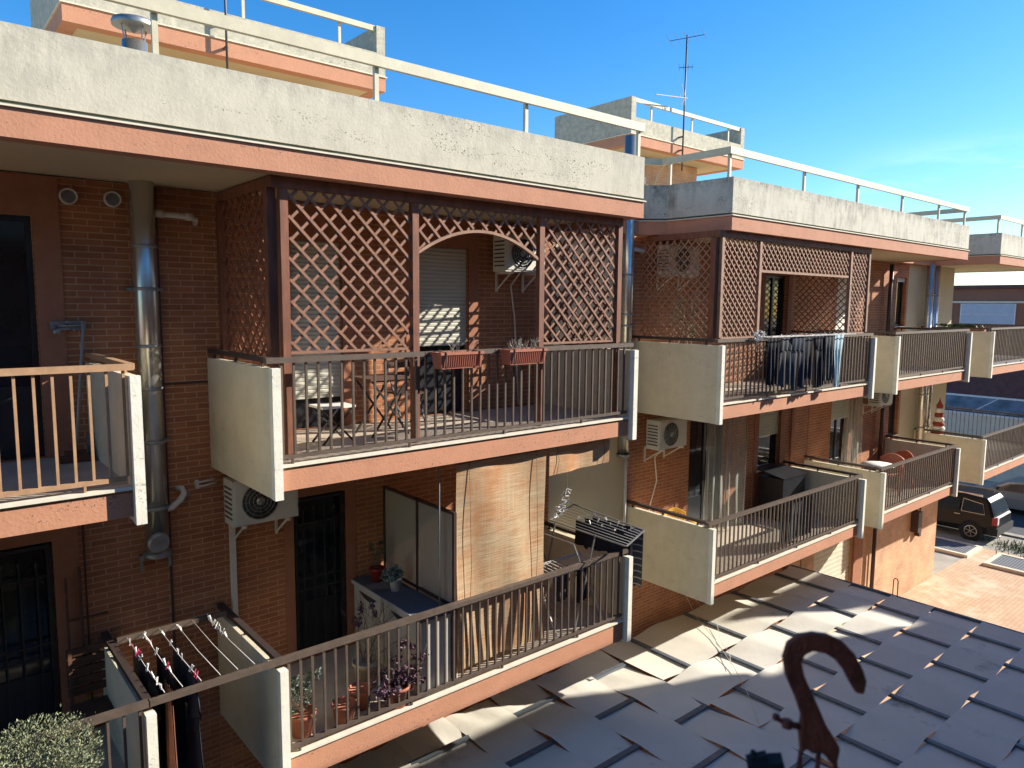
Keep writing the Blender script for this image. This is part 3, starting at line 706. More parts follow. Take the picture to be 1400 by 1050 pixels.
# antennas
def yagi(mb, c, ln, n, half, ax=(1,0,0)):
    ax = Vector(ax).normalized(); c = Vector(c); side = ax.cross(Vector((0,0,1))).normalized()
    mb.bar(c-ax*ln/2, c+ax*ln/2, .014,.014)
    for k in range(n):
        p = c+ax*ln*(k/(n-1)-.5); h = half*(1-.35*k/n); mb.bar(p-side*h, p+side*h, .008,.008)
an = thing('tv_antenna', 'tall television antenna mast standing against the right rooftop penthouse', 'antenna', (16.42,12.36,3.85))
build('mast', MB().tube([(16.40,12.36,3.62),(16.44,12.36,7.12)],.022,8), M['antenna'], an)
mb = MB(); yagi(mb,(16.44,12.36,7.05),.9,5,.50,(.45,-.9,.05)); build('top_aerial', mb, M['antenna'], an)
mb = MB(); yagi(mb,(16.43,12.36,6.3),.35,4,.26,(.6,-.8,0)); build('middle_aerial', mb, M['antenna'], an)
mb = MB(); mb.bar((16.45,12.30,5.50),(15.15,12.30,5.36),.02,.02)
for k in range(5): mb.bar((16.35-k*.07,12.30,5.50+.20-.05*k),(16.35-k*.07,12.30,5.50-.20+.05*k),.010,.010); 
mb.bar((16.36,12.30,5.52),(16.18,12.30,5.82),.012,.012).bar((16.36,12.30,5.48),(16.2,12.30,5.28),.012,.012); build('side_aerial', mb, M['antenna'], an)
mb = MB(); mb.box(16.38,16.45,12.37,12.5,4.5,4.53).box(16.38,16.45,12.37,12.5,4.15,4.18); build('bracket', mb, M['antenna'], an)
an2 = thing('tv_antenna', 'slim antenna mast fixed to the front of the left rooftop penthouse', 'antenna', (4.38,12.38,3.7))
build('mast', MB().tube([(4.38,12.38,3.55),(4.38,12.38,5.9)],.02,8), M['antenna'], an2)
mb = MB(); yagi(mb,(4.38,12.38,5.75),.8,5,.35,(.5,-.85,0)); build('aerial', mb, M['antenna'], an2)
mb = MB(); mb.box(4.36,4.41,12.39,12.5,4.5,4.53).box(4.36,4.41,12.39,12.5,4.1,4.13); build('bracket', mb, M['antenna'], an2)

# ================================================================== air conditioners
def ac(x, y, z, label, w=.80, h=.55, d=.30, pipe=None):
    t = thing('air_conditioner', label, 'air conditioner', (x+w/2,y,z), 'air conditioner units on the walls')
    mb = MB().box(x,x+w,y-d/2,y+d/2,z,z+h); mb.box(x+.02,x+w-.02,y-d/2-.012,y-d/2,z+.03,z+h-.03)
    for k in range(7): mb.m = 1; mb.box(x-.006,x,y-d/2+.03,y+d/2-.03,z+.08+k*.06,z+.10+k*.06)
    build('casing', mb, [M['acwhite'],M['acdark']], t)
    cx, cz, r = x+w*.40, z+h*.5, h*.40; yf = y-d/2-.014
    mb = MB().lathe((cx,yf,cz),[(r,0),(r,-.004),(0,-.004)],28,'y'); fn_ = build('fan_grille', mb, M['acdark'], t)
    mb = MB()
    for q in (1,.8,.6,.4,.2): mb.lathe((cx,yf-.006,cz),[(r*q-.004,0),(r*q-.004,-.006),(r*q+.003,-.006),(r*q+.003,0)],28,'y')
    for k in range(6): mb.bar((cx-r*cos(k*pi/6),yf-.009,cz-r*sin(k*pi/6)),(cx+r*cos(k*pi/6),yf-.009,cz+r*sin(k*pi/6)),.004,.005,up=(0,1,0))
    mb.lathe((cx,yf-.01,cz),[(.05,0),(.05,-.01),(0,-.012)],14,'y'); build('guard', mb, M['zinc'], fn_)
    mb = MB()
    for q in (x+.12,x+w-.14):
        mb = MB().box(q,q+.03,y-d/2-.02,YW-.002,z-.035,z-.003); mb.box(q,q+.03,YW-.03,YW-.002,z-.3,z-.030); mb.bar((q+.015,y-d/2+.05,z-.03),(q+.015,YW-.01,z-.28),.02,.02)
        build('bracket', mb, M['pvc'], t)
    if pipe: build('hose', MB().tube(pipe,.013,6), M['pvc'], t)
    return t
a1 = ac(2.88,8.58,-2.63,'white air conditioner under the left upper balcony side panel beside the grille door')
build('pipe_duct', MB().box(2.96,3.02,8.78,8.84,-3.95,-2.70), M['pvc'], a1)
ac(7.02,8.60,.50,'air conditioner behind the arched lattice screen, right of the white shutter',pipe=[(7.35,8.5,.49),(7.4,8.78,.3),(7.5,8.8,-.2),(7.55,8.8,-.9),(7.6,8.8,-1.6)])
ac(10.95,8.6,.58,'air conditioner half hidden behind the finer lattice screen of the right block',w=.9)
ac(10.72,8.55,-2.68,'white air conditioner on the orange brick under the right block upper balcony',w=.85,pipe=[(11.0,8.5,-2.7),(11.05,8.75,-2.9),(11.2,8.8,-3.4),(11.0,8.8,-3.9),(10.95,8.8,-4.7)])
ac(20.0,8.5,-2.62,'small pale air conditioner below the rightmost upper balcony near the brown downpipe')
single('gas_meter', MB().box(24.0,24.28,8.62,8.845,-7.0,-6.35).box(24.35,24.5,8.7,8.845,-7.2,-6.9).tube([(24.42,8.75,-6.9),(24.42,8.75,-6.2)],.02,8).tube([(24.14,8.75,-6.35),(24.14,8.75,-5.3)],.02,8), [M['brownpipe']], 'brown metal meter box with pipes on the sunlit brick near the paving', 'meter box', (24.1,8.8,-7.2))

# ================================================================== planters, pots and plants
def twigs(c, n, h, sp, mat, parent, r=.004, seed=1, name='twigs', dirx=1):
    rd = random.Random(seed); mb = MB(); c = Vector(c)
    for k in range(n):
        p = c+Vector((rd.uniform(-sp,sp)*dirx,rd.uniform(-.05,.05),0)); d = Vector((rd.uniform(-.6,.6),rd.uniform(-.3,.3),1)).normalized(); pts = [p]; 
        for j in range(4):
            d = (d+Vector((rd.uniform(-.45,.45),rd.uniform(-.3,.3),rd.uniform(-.2,.2)))).normalized(); pts.append(pts[-1]+d*h/4*rd.uniform(.6,1.1))
        mb.tube(pts,[r,r*.9,r*.8,r*.6,r*.4],4)
        for j in (1,2,3):
            q = pts[j]; e = (d+Vector((rd.uniform(-1,1),rd.uniform(-.6,.6),rd.uniform(-.3,.6)))).normalized(); mb.tube([q,q+e*h*.16,q+e*h*.2+Vector((0,0,h*.1))],[r*.7,r*.5,r*.3],4)
    return build(name, mb, mat, parent)
def leaves(c, rad, n, size, mat, parent, seed=1, name='foliage', shape=None):
    rd = random.Random(seed); mb = MB(); c = Vector(c); clumps = []
    for k in range(max(5,n//60)):
        a = Vector((rd.gauss(0,1),rd.gauss(0,1),rd.gauss(0,1))).normalized()*rd.uniform(.35,1.0)
        clumps.append((Vector((a.x*rad[0],a.y*rad[1],a.z*rad[2])), rd.uniform(.16,.34)))
    for k in range(n):
        cc,cr = clumps[rd.randrange(len(clumps))]
        p = c+cc+Vector((rd.gauss(0,1)*rad[0],rd.gauss(0,1)*rad[1],rd.gauss(0,1)*rad[2]))*cr*.6
        u = Vector((rd.gauss(0,1),rd.gauss(0,1),rd.gauss(0,1)+.4)).normalized(); w_ = u.cross(Vector((rd.gauss(0,1),rd.gauss(0,1),rd.gauss(0,1)))).normalized()
        s = size*rd.uniform(.6,1.3); n_ = u.cross(w_)*s*.12
        mb.face([p-u*s, p+w_*s*.38+n_, p+u*s, p-w_*s*.38+n_])
    return build(name, mb, mat, parent)
def planter(x, label, seed, pl, pr_):
    t = thing('window_box', label, 'window box', (x,6.86,-.74), 'terracotta window boxes on the upper railing')
    y0,y1 = 6.76,6.96; zb_,zt_ = -.735,-.545; w=.30
    mb = MB(); o = []
    for z,e in ((zb_,.02),(zt_-.03,0)): o += [(x-w+e,y0+e,z),(x+w-e,y0+e,z),(x+w-e,y1-e,z),(x-w+e,y1-e,z)]
    mb.raw(o,[(3,2,1,0),(0,1,5,4),(1,2,6,5),(2,3,7,6),(3,0,4,7)])
    mb.box(x-w-.012,x+w+.012,y0-.012,y0+.012,zt_-.03,zt_).box(x-w-.012,x+w+.012,y1-.012,y1+.012,zt_-.03,zt_).box(x-w-.012,x-w+.012,y0+.012,y1-.012,zt_-.03,zt_).box(x+w-.012,x+w+.012,y0+.012,y1-.012,zt_-.03,zt_)
    for k in range(17): q = x-w+.05+k*.031; mb.bar((q,y0+.014,zb_+.02),(q,y0-.004,zt_-.04),.008,.012)
    build('box', mb, M['terracot'], t); build('soil', MB().box(x-w+.015,x+w-.015,y0+.015,y1-.015,zt_-.06,zt_-.03), M['soil'], t)
    mb = MB()
    for q in (x-w+.06,x+w-.06): mb.bar((q,y0-.018,zt_),(q,y0-.008,zb_-.01),.012,.006).bar((q,y0-.01,zb_-.01),(q,y1,zb_-.01),.012,.006).bar((q,y0-.018,zt_+.002),(q,y1+.03,zt_+.01),.012,.006)
    build('hanger', mb, M['iron'], t)
    twigs((x+pl,6.86,zt_-.03),*pr_,M['paletwig'],t,.0035,seed)
    return t
planter(4.98,'terracotta window box with few bare twigs hanging on the railing below the white shutter',3,.05,(7,.24,.14))
planter(6.00,'terracotta window box crowded with dry twigs hanging on the railing nearer the right end',5,0,(22,.20,.22))

def pot(t, c, r, h, m, name='pot'):
    x,y,z = c; o = build(name, MB().lathe(c,[(0,0),(r*.72,0),(r*.95,h*.85),(r*1.05,h*.85),(r*1.05,h),(r*.93,h),(r*.9,h*.88),(0,h*.88)],18), M[m], t); return o
zf = low
t = thing('potted_plant', 'grey green bushy plant in a terracotta pot in the near corner of the lower balcony', 'potted plant', (3.16,7.28,zf)); pot(t,(3.16,7.28,zf),.15,.26,'terracot'); leaves((3.18,7.27,zf+.45),(.26,.2,.24),900,.028,M['greyleaf'],t,11); twigs((3.16,7.28,zf+.24),8,.35,.05,M['stem'],t,.004,4,'stems')
t = thing('plant_pot', 'red brown empty pot on the lower balcony floor, left of the two', 'plant pot', (3.62,7.18,zf), 'red brown empty pots on the lower balcony'); pot(t,(3.62,7.18,zf),.14,.24,'terracot'); build('soil',MB().lathe((3.62,7.18,zf+.2),[(0,0),(.115,0)],14),M['soil'],t)
dup(t,(3.92,7.36,zf),'red brown empty pot on the lower balcony floor, just left of the purple leaved plant')
t = thing('potted_plant', 'purple leaved plant spilling through the bars of the long lower balcony', 'potted plant', (4.28,7.10,zf)); pot(t,(4.28,7.12,zf),.15,.25,'terracot')
leaves((4.22,7.05,zf+.30),(.38,.16,.20),850,.034,M['purple'],t,21); leaves((4.46,7.08,zf+.62),(.24,.14,.12),260,.034,M['purple'],t,22); twigs((4.35,7.1,zf+.2),9,.55,.1,M['stem'],t,.006,9,'stems')
t = thing('potted_plant', 'tall thin dry plant in a pale pot beside the white cabinet', 'potted plant', (4.22,7.75,zf)); pot(t,(4.22,7.75,zf),.17,.33,'palepot'); twigs((4.22,7.75,zf+.28),12,.95,.05,M['stem'],t,.005,14,'stems'); leaves((4.2,7.75,zf+1.0),(.15,.15,.30),170,.03,M['purple'],t,15)
t = thing('potted_plant', 'leggy green plant in a dark red pot on the cabinet top', 'potted plant', (4.84,8.55,-3.79)); pot(t,(4.84,8.55,-3.79),.10,.19,'redpot'); twigs((4.82,8.55,-3.62),7,.45,.03,M['stem'],t,.004,31,'stems'); leaves((4.8,8.55,-3.35),(.13,.1,.18),90,.028,M['green'],t,32)
t = thing('potted_plant', 'grey leaved plant in a white pot on the cabinet top', 'potted plant', (4.86,8.10,-3.79)); pot(t,(4.86,8.10,-3.79),.085,.18,'whitepot'); leaves((4.86,8.10,-3.53),(.17,.15,.10),420,.036,M['greyleaf'],t,33)
t = thing('shrub', 'big sunlit sage green bush at the bottom left on the lower left balcony', 'shrub', (.52,6.72,zf))
pot(t,(.52,6.80,zf),.24,.42,'terracot'); twigs((.52,6.8,zf+.35),16,.55,.10,M['stem'],t,.008,41,'branches')
mb = MB(); rd = random.Random(42); lob = [(Vector((rd.gauss(0,1),rd.gauss(0,1),rd.gauss(0,1)+.3)).normalized(), rd.uniform(.05,.20)) for _ in range(26)]
for k in range(30000):
    u_ = Vector((rd.gauss(0,1),rd.gauss(0,1),rd.gauss(0,1))).normalized(); rr = 1-abs(rd.gauss(0,.16))
    rr *= .84+sum(h_*max(0,(u_.dot(d_)-.80)/.20) for d_,h_ in lob)
    if rd.random() < .012: rr *= 1.10
    p = Vector((.50,6.72,-4.03))+Vector((u_.x*.60,u_.y*.42,u_.z*.50))*rr
    a_ = (u_+Vector((rd.gauss(0,.6),rd.gauss(0,.6),rd.gauss(0,.6)+.3))).normalized(); w_ = a_.cross(Vector((rd.gauss(0,1),rd.gauss(0,1),rd.gauss(0,1)))).normalized(); z_ = rd.uniform(.008,.017)
    mb.face([p-a_*z_, p+w_*z_*.4, p+a_*z_, p-w_*z_*.4])
build('foliage', mb, M['sage'], t)

# ================================================================== furniture on the balconies
t = thing('folding_table', 'small folding bistro table behind the bars under the left lattice panel', 'table', (4.62,7.95,mid))
build('table_top', MB().box(4.32,4.92,7.72,8.28,mid+.70,mid+.725).box(4.34,4.90,7.74,8.26,mid+.68,mid+.70), M['woodslat'], t)
for yy in (7.78,8.2): build('leg', MB().bar((4.36,yy,mid),(4.86,yy,mid+.68),.022,.022).bar((4.88,yy,mid),(4.38,yy,mid+.68),.022,.022), M['iron'], t)
t = thing('folding_stool', 'low folding stool with pale slatted seat left of the bistro table', 'stool', (3.86,7.85,mid))
build('seat', MB().box(3.66,4.08,7.66,8.02,mid+.42,mid+.445), M['whiteplastic'], t)
for yy in (7.70,7.98): build('leg', MB().bar((3.68,yy,mid),(4.06,yy,mid+.42),.02,.02).bar((4.08,yy,mid),(3.68,yy,mid+.42),.02,.02), M['iron'], t)
t = thing('folding_chair', 'dark folding chair against the wall behind the bistro table', 'chair', (5.2,8.4,mid))
build('seat', MB().box(5.02,5.42,8.2,8.58,mid+.43,mid+.455), M['woodslat'], t); build('backrest', MB().box(5.02,5.42,8.60,8.62,mid+.62,mid+.70).box(5.02,5.42,8.60,8.62,mid+.76,mid+.84), M['woodslat'], t)
for xx in (5.04,5.40): build('leg', MB().bar((xx,8.16,mid),(xx,8.60,mid+.86),.02,.02).bar((xx,8.56,mid),(xx,8.22,mid+.43),.02,.02), M['iron'], t)
t = thing('cabinet', 'low white cabinet with dark scoop handles and grey top beside the frosted partition', 'cabinet', (4.82,7.95,zf))
build('body', MB().box(4.63,5.06,7.12,8.80,zf,-3.83), M['cabinet'], t); build('top', MB().box(4.60,5.07,7.10,8.81,-3.828,-3.79), M['cabtop'], t)
build('trim', MB().box(4.585,4.60,7.10,8.81,-3.84,-3.79), M['cabinet'], t)
for y0 in (7.16,8.0):
    d_ = build('door', MB().box(4.612,4.628,y0,y0+.78,zf+.08,-3.86), M['cabinet'], t)
    mb = MB(); pts = [(4.604,y0+.15+.48*i/10,-3.90) for i in range(11)]+[(4.604,y0+.15+.48*(10-i)/10,-3.90-.07*sin(pi*i/10)) for i in range(1,10)]
    mb.prism(pts,(.008,0,0)); build('handle', mb, M['acdark'], d_)
t = thing('partition_screen', 'dark framed frosted partition with two panels on the long lower balcony', 'partition screen', (5.12,8.0,zf))
mb = MB()
for yy in (7.12,7.95,8.80): mb.box(5.10,5.14,yy-.02,yy+.02,zf,-2.55)
mb.box(5.10,5.14,7.14,8.78,-2.585,-2.55).box(5.10,5.14,7.14,8.78,-3.78,-3.74); build('frame', mb, M['brownpipe'], t)
for a_,b__ in ((7.145,7.925),(7.975,8.775)): build('panel', MB().box(5.115,5.125,a_,b__,-3.735,-2.59).box(5.115,5.125,a_,b__,zf+.02,-3.785), M['frosted'], t)
single('awning_pole', MB().tube([(5.02,7.3,zf),(5.02,7.3,-1.93)],.012,8), M['zinc'], 'thin grey pole in front of the frosted partition up to the balcony above', 'pole', (5.02,7.3,zf))
single('white_board', MB().box(5.16,5.20,7.16,7.24,zf,-3.1), M['pvc'], 'narrow white board upright between the partition and the bamboo blind', 'board', (5.18,7.2,zf))

# bamboo blinds
def blind(x0,x1,z0,z1,y,name,label,roll=False,slope=0):
    t = thing(name,label,'bamboo blind',((x0+x1)/2,y,z1))
    mb = MB(); n = 14; k = max(4,int((z1-z0)/.06)); vs=[]; fs=[]
    for j in range(k+1):
        for i in range(n+1):
            x = x0+(x1-x0)*i/n; z = z1+(z0-z1)*j/k+slope*(i/n)
            vs.append((x,y+.02*sin(x*5+z*2)+.012*sin(x*13)*j/k,z))
    for j in range(k):
        for i in range(n): a = j*(n+1)+i; fs.append((a,a+1,a+n+2,a+n+1))
    mb.raw(vs,fs,True); m2=[(p[0],p[1]+.008,p[2]) for p in vs]; mb.raw(m2,fs,True); build('cane_sheet',mb,M['bamboo'],t)
    build('head_rail',MB().bar((x0,y,z1+.012),(x1,y,z1+.012+slope),.025,.02),M['woodslat'],t)
    if roll: build('roll',MB().tube([(x0,y+.02,z0),(x1,y+.02,z0+slope)],.045,14),M['bamboo'],t)
    mb = MB()
    for q in (.12,.88): x = x0+(x1-x0)*q; mb.tube([(x,y-.02,z1+slope*q),(x+.03,y-.03,(z0+z1)/2),(x-.02,y-.03,z0+slope*q)],.004,4)
    build('cord',mb,M['stem'],t)
blind(5.17,6.66,zf+.12,-1.96,7.14,'bamboo_blind','long bamboo blind let down to the floor of the lower balcony')
blind(6.74,7.96,-2.34,-1.95,7.16,'bamboo_blind','short bamboo blind rolled up beside the long one',False,.03)

def chair_plastic(c, rz, m, label, group=None, name='plastic_chair'):
    x,y,z = c; t = thing(name,label,'chair',c,group)
    build('seat', MB().box(x-.22,x+.22,y-.22,y+.2,z+.40,z+.43), M[m], t)
    mb = MB(); n = 9
    def bp(i,zz): a = -1+2*i/n; return (x+.24*a, y+.20+.05*(1-a*a), zz)
    top = [z+.72+.10*(1-(-1+2*i/n)**2) for i in range(n+1)]
    for i in range(n): mb.bar(bp(i,top[i]),bp(i+1,top[i+1]),.03,.06)
    if m == 'redchair':
        for i in range(n): q0,q1,q2,q3 = bp(i,z+.44),bp(i+1,z+.44),bp(i+1,top[i+1]),bp(i,top[i]); mb.prism([q0,q1,q2,q3],(0,.015,0))
    else:
      for i in range(0,n+1,1): mb.bar(bp(i,z+.42),bp(i,top[i]),.024,.02 if 0<i<n else .04)
    build('backrest', mb, M[m], t)
    for sx in (-1,1):
        for sy in (-1,1): build('leg', MB().bar((x+sx*.21,y+sy*.2,z+.40),(x+sx*.25,y+sy*.26,z),.035,.035), M[m], t)
        build('armrest', MB().bar((x+sx*.25,y-.2,z+.63),(x+sx*.25,y+.2,z+.66),.05,.025).bar((x+sx*.25,y-.19,z+.40),(x+sx*.25,y-.2,z+.63),.04,.03), M[m], t)
    t.rotation_euler = (0,0,rz); t.scale = (1.12,1.12,1.14) if m == 'redchair' else (1,1,1); return t
chair_plastic((11.25,8.25,low),-.35,'yellow','yellow plastic armchair on the lower balcony of the right block','')
chair_plastic((19.45,7.75,low),-1.3,'redchair','terracotta plastic armchair nearest the round white table','terracotta chairs by the round table')
chair_plastic((20.15,7.85,low),-1.9,'redchair','terracotta plastic armchair farther right behind the round white table','terracotta chairs by the round table')
t = thing('round_table','round white plastic table on the rightmost lower balcony','table',(18.7,7.75,low))
build('table_top', MB().lathe((18.7,7.75,low+.80),[(0,.0),(.38,.0),(.40,.01),(.40,.03),(0,.03)],28), M['whiteplastic'], t)
build('pedestal', MB().lathe((18.7,7.75,low),[(.22,0),(.20,.03),(.04,.06),(.035,.79)],16), M['whiteplastic'], t)
t = thing('storage_box','dark storage box with raised lid on the lower balcony of the right block','storage box',(15.2,8.4,low))
build('body', MB().box(14.75,15.7,8.1,8.7,low,low+.95), M['doordark'], t); build('lid', MB().raw([(14.73,8.08,low+.96),(15.72,8.08,low+.96),(15.72,8.72,low+1.08),(14.73,8.72,low+1.08),(14.73,8.08,low+.98),(15.72,8.08,low+.98),(15.72,8.72,low+1.10),(14.73,8.72,low+1.10)],[(0,1,2,3),(4,5,6,7),(0,1,5,4),(1,2,6,5),(2,3,7,6),(3,0,4,7)]), M['doordark'], t)
# clear curtain on poles
def curtain(x0,x1,y,z0,z1,label,poles):
    t = thing('plastic_curtain',label,'curtain',((x0+x1)/2,y,z0))
    mb = MB(); n=40; vs=[];fs=[]
    for j in range(9):
        for i in range(n+1):
            x=x0+(x1-x0)*i/n; z=z1+(z0-z1)*j/8; vs.append((x,y+.05*sin(i*.75)*(.3+j/8)+.02*sin(i*1.9+j),z))
    for j in range(8):
        for i in range(n): a=j*(n+1)+i; fs.append((a,a+1,a+n+2,a+n+1))
    mb.raw(vs,fs,True); build('sheet',mb,M['sheer'],t)
    for p in poles: build('pole',MB().tube([(p,y-.05,z0),(p,y-.05,z1+.1)],.014,8),M['zinc'],t)
curtain(12.25,13.6,8.4,low+.15,-2.0,'clear plastic curtain hanging on three thin poles before the glass door',(12.25,12.9,13.6))
curtain(18.35,19.3,8.5,low+.1,-2.0,'whitish curtain before the half open shutter door above the round table',(18.75,))

# closed striped parasol, table things
t = thing('closed_parasol','closed red and cream striped parasol behind the far lower balcony panel','parasol',(23.98,8.25,low))
build('pole',MB().tube([(23.98,8.25,low),(23.98,8.25,-2.75)],.02,8),M['pvc'],t)
mb = MB(); prof=[(.03,-.85+.0)]; zz=-3.85
for i in range(8):
    mb.m = i%2; r0 = .22-.018*i; z0=-3.95+i*.135
    mb.lathe((23.98,8.25,z0),[(r0*.8,0),(r0,.05),(r0*.95,.10),(r0*.72,.135)],14)
mb.m=1; mb.lathe((23.98,8.25,-2.87),[(.06,0),(.02,.12),(0,.2)],10)
build('canopy',mb,[M['striped_white'],M['striped_red']],t)

# ================================================================== laundry
def cloth_sheet(mb, x0,x1,y0,y1,z0,z1, folds=3, amp=.03, taper=1.0, seed=1, n=14, m=10, th=.012):
    rd = random.Random(seed); ph = rd.uniform(0,6)
    A = Vector((x0,y0,0)); Bv = Vector((x1,y1,0)); d = (Bv-A); nr = Vector((-d.y,d.x,0)).normalized(); grid=[]
    for s_ in (1,-1):
        vs=[]
        for j in range(m+1):
            f = j/m; w = 1+(taper-1)*f
            for i in range(n+1):
                u = (i/n-.5)*w+.5; p = A+d*u; o = amp*(.25+.75*f)*sin(folds*2*pi*i/n+ph+f*1.2)+s_*th/2
                q = p+nr*o; vs.append((q.x,q.y,z1+(z0-z1)*f+.015*sin(i*1.3+ph)*f-.012*sin(pi*((i*2/n)%1))*(1-f)))
        fs=[]
        for j in range(m):
            for i in range(n): a=j*(n+1)+i; fs.append((a,a+1,a+n+2,a+n+1))
        mb.raw(vs,fs,True); grid.append(vs)
    return mb
def garment(x0,x1,y0,y1,z0,z1,m,label,group,kind='trousers',seed=1,folds=3,amp=.03,taper=1.0):
    mb = MB()
    if kind == 'trousers':
        A=Vector((x0,y0));Bv=Vector((x1,y1)); mid_=(A+Bv)/2; zc = z1-(z1-z0)*.28
        cloth_sheet(mb,x0,x1,y0,y1,zc,z1,folds,amp*.6,.95,seed,m=4)
        d=(Bv-A); a2=A+d*.02; b2=A+d*.46; c2=A+d*.54; e2=A+d*.98
        cloth_sheet(mb,a2.x,b2.x,a2.y,b2.y,z0,zc+.01,max(1,folds//2),amp,.8,seed+1,n=8); cloth_sheet(mb,c2.x,e2.x,c2.y,e2.y,z0+.03,zc+.01,max(1,folds//2),amp,.8,seed+2,n=8)
    else: cloth_sheet(mb,x0,x1,y0,y1,z0,z1,folds,amp,taper,seed)
    nm = kind; return single(nm, mb, M[m], label, {'trousers':'trousers','shirt':'shirt','towel':'towel'}.get(kind,kind), ((x0+x1)/2,(y0+y1)/2,z1), group)
cl = thing('clothes_line','set of thin washing lines strung between wall and bar over the gap','washing line',(2.1,7.7,-3.62))
lines = [1.70,1.86,2.03,2.21,2.38,2.55]
for x in lines: build('line', MB().tube([(x,6.99,-3.625),(x,7.7,-3.645),(x,8.47,-3.625)],.0045,5), M['wire'], cl)
G='dark trousers on the washing lines over the gap'
garment(1.68,1.74,7.10,8.28,-4.90,-3.65,'black','black trousers on the leftmost washing line over the gap',G,seed=3,amp=.06)
garment(1.84,1.90,7.20,8.10,-5.0,-3.65,'black','black trousers on the second washing line over the gap',G,seed=6,amp=.06)
garment(2.0,2.08,7.03,8.10,-5.15,-3.65,'navy','navy jeans on the third washing line over the gap',G,seed=9,amp=.075)
garment(1.78,1.79,7.06,7.30,-4.9,-3.66,'rustcloth','rust brown cloth between the dark trousers over the gap',None,kind='towel',seed=12,folds=2)
peg0=None; pr2 = random.Random(5)
def peg(x,y,z,rz,lab,grp,m='pegs'):
    mb = MB().bar((x-.004,y,z-.04),(x-.010,y,z+.035),.010,.008).bar((x+.004,y,z-.04),(x+.010,y,z+.035),.010,.008)
    o = single('clothes_peg', mb, M[m], lab, 'clothes peg', (x,y,z), grp); o.rotation_euler=(pr2.uniform(-.3,.3),pr2.uniform(-.3,.3),rz); return o
wl='white peg among many on the washing lines over the gap'; pg='white pegs on the washing lines over the gap'
p0 = peg(1.70,8.3,-3.62,1.5,wl,pg)
spots=[(1.70,8.05),(1.70,7.85),(1.70,7.6),(1.70,7.4),(1.70,7.25),(1.70,7.12),(1.86,8.38),(1.86,8.33),(1.86,8.26),(1.86,8.2),(1.86,8.1),(1.86,7.9),(1.86,7.6),(1.86,7.4),(2.03,8.3),(2.03,8.0),(2.03,7.75),(2.03,7.6),(2.03,7.3),(2.21,8.36),(2.21,8.32),(2.21,8.28),(2.55,8.42),(2.55,8.36),(2.55,8.30),(2.55,8.22),(2.55,8.14),(2.55,8.08),(2.55,8.0),(2.55,7.92),(2.55,7.84)]
for x,y in spots:
    c_ = p0.copy(); COL.objects.link(c_); c_.location = (x,y,-3.62+H); c_.rotation_euler=(pr2.uniform(-.5,.5),pr2.uniform(-.6,.6),pr2.uniform(.8,2.2))
pk = peg(1.70,8.15,-3.62,1.5,'pink peg among the few on the washing lines over the gap','pink pegs on the washing lines over the gap','pegpink')
for x,y in [(1.70,8.0),(1.70,7.95),(1.86,8.12),(1.86,7.5),(2.03,7.18),(2.03,7.12)]:
    c_ = pk.copy(); COL.objects.link(c_); c_.location = (x,y,-3.62+H); c_.rotation_euler=(.3,pr2.uniform(-.6,.6),pr2.uniform(.8,2.2))
# folding airer that leans over the end of the long lower balcony
R_ = thing('drying_rack','folding metal drying rack sticking out over the end of the long lower balcony','drying rack',(8.1,7.4,-3.4))
c0,c1,c2,c3 = (7.62,8.05,-3.34),(8.45,8.35,-3.30),(8.52,6.90,-3.40),(7.78,6.62,-3.42)
mb = MB(); 
for a,b_ in ((c0,c1),(c1,c2),(c2,c3),(c3,c0)): mb.bar(a,b_,.022,.018)
build('frame', mb, M['zinc'], R_)
mb = MB()
for k in range(1,8):
    f=k/8; a=Vector(c0).lerp(Vector(c1),f); b_=Vector(c3).lerp(Vector(c2),f); mb.tube([a,b_],.0045,5)
build('wire', mb, M['wire'], R_)
mb = MB()
for s_ in (0,1):
    mb.bar((7.70,8.0-.85*s_,-3.36),(7.35,8.0-.8*s_,low),.02,.02).bar((7.25,8.0-.85*s_,-3.42),(7.9,8.0-.8*s_,low),.02,.02)
mb.bar((7.25,8.0,-3.42),(7.25,7.15,-3.42),.02,.02); build('leg', mb, M['zinc'], R_)
G='black garments on the drying rack'
def lerp_rack(f,g,dz=-.02):
    a=Vector(c0).lerp(Vector(c1),f); b_=Vector(c3).lerp(Vector(c2),f); q=a.lerp(b_,g); return q+Vector((0,0,dz))
for i,(f,lab,kk) in enumerate(((.45,'black garment on the rack wire nearest the balcony','shirt'),(.66,'black garment on the middle wire of the drying rack','shirt'),(.85,'black garment on the outermost wire of the drying rack','shirt'))):
    a=lerp_rack(f,.22+.06*i); b_=lerp_rack(f,.86); garment(a.x,b_.x,a.y,b_.y,-3.75-.1*i,-3.36,'black',lab,G,kind=kk,seed=40+i,folds=4)
a=lerp_rack(.95,.80); b_=lerp_rack(.98,.97); garment(a.x+.02,b_.x+.04,a.y,b_.y,-4.32,-3.40,'plaid','long dark plaid scarf hanging off the corner of the drying rack',None,kind='scarf',seed=50,folds=1,amp=.02)
wl='white peg on the drying rack over the balcony end'; pg='white pegs on the drying rack'
for i in range(12):
    q=lerp_rack((.45,.66,.85)[i%3],.25+.055*i,.01); c_=p0.copy(); COL.objects.link(c_); c_.location=(q.x,q.y,q.z+H); c_.rotation_euler=(pr2.uniform(-.4,.4),pr2.uniform(-.4,.4),pr2.uniform(0,3)); c_['label']=wl; c_['group']=pg
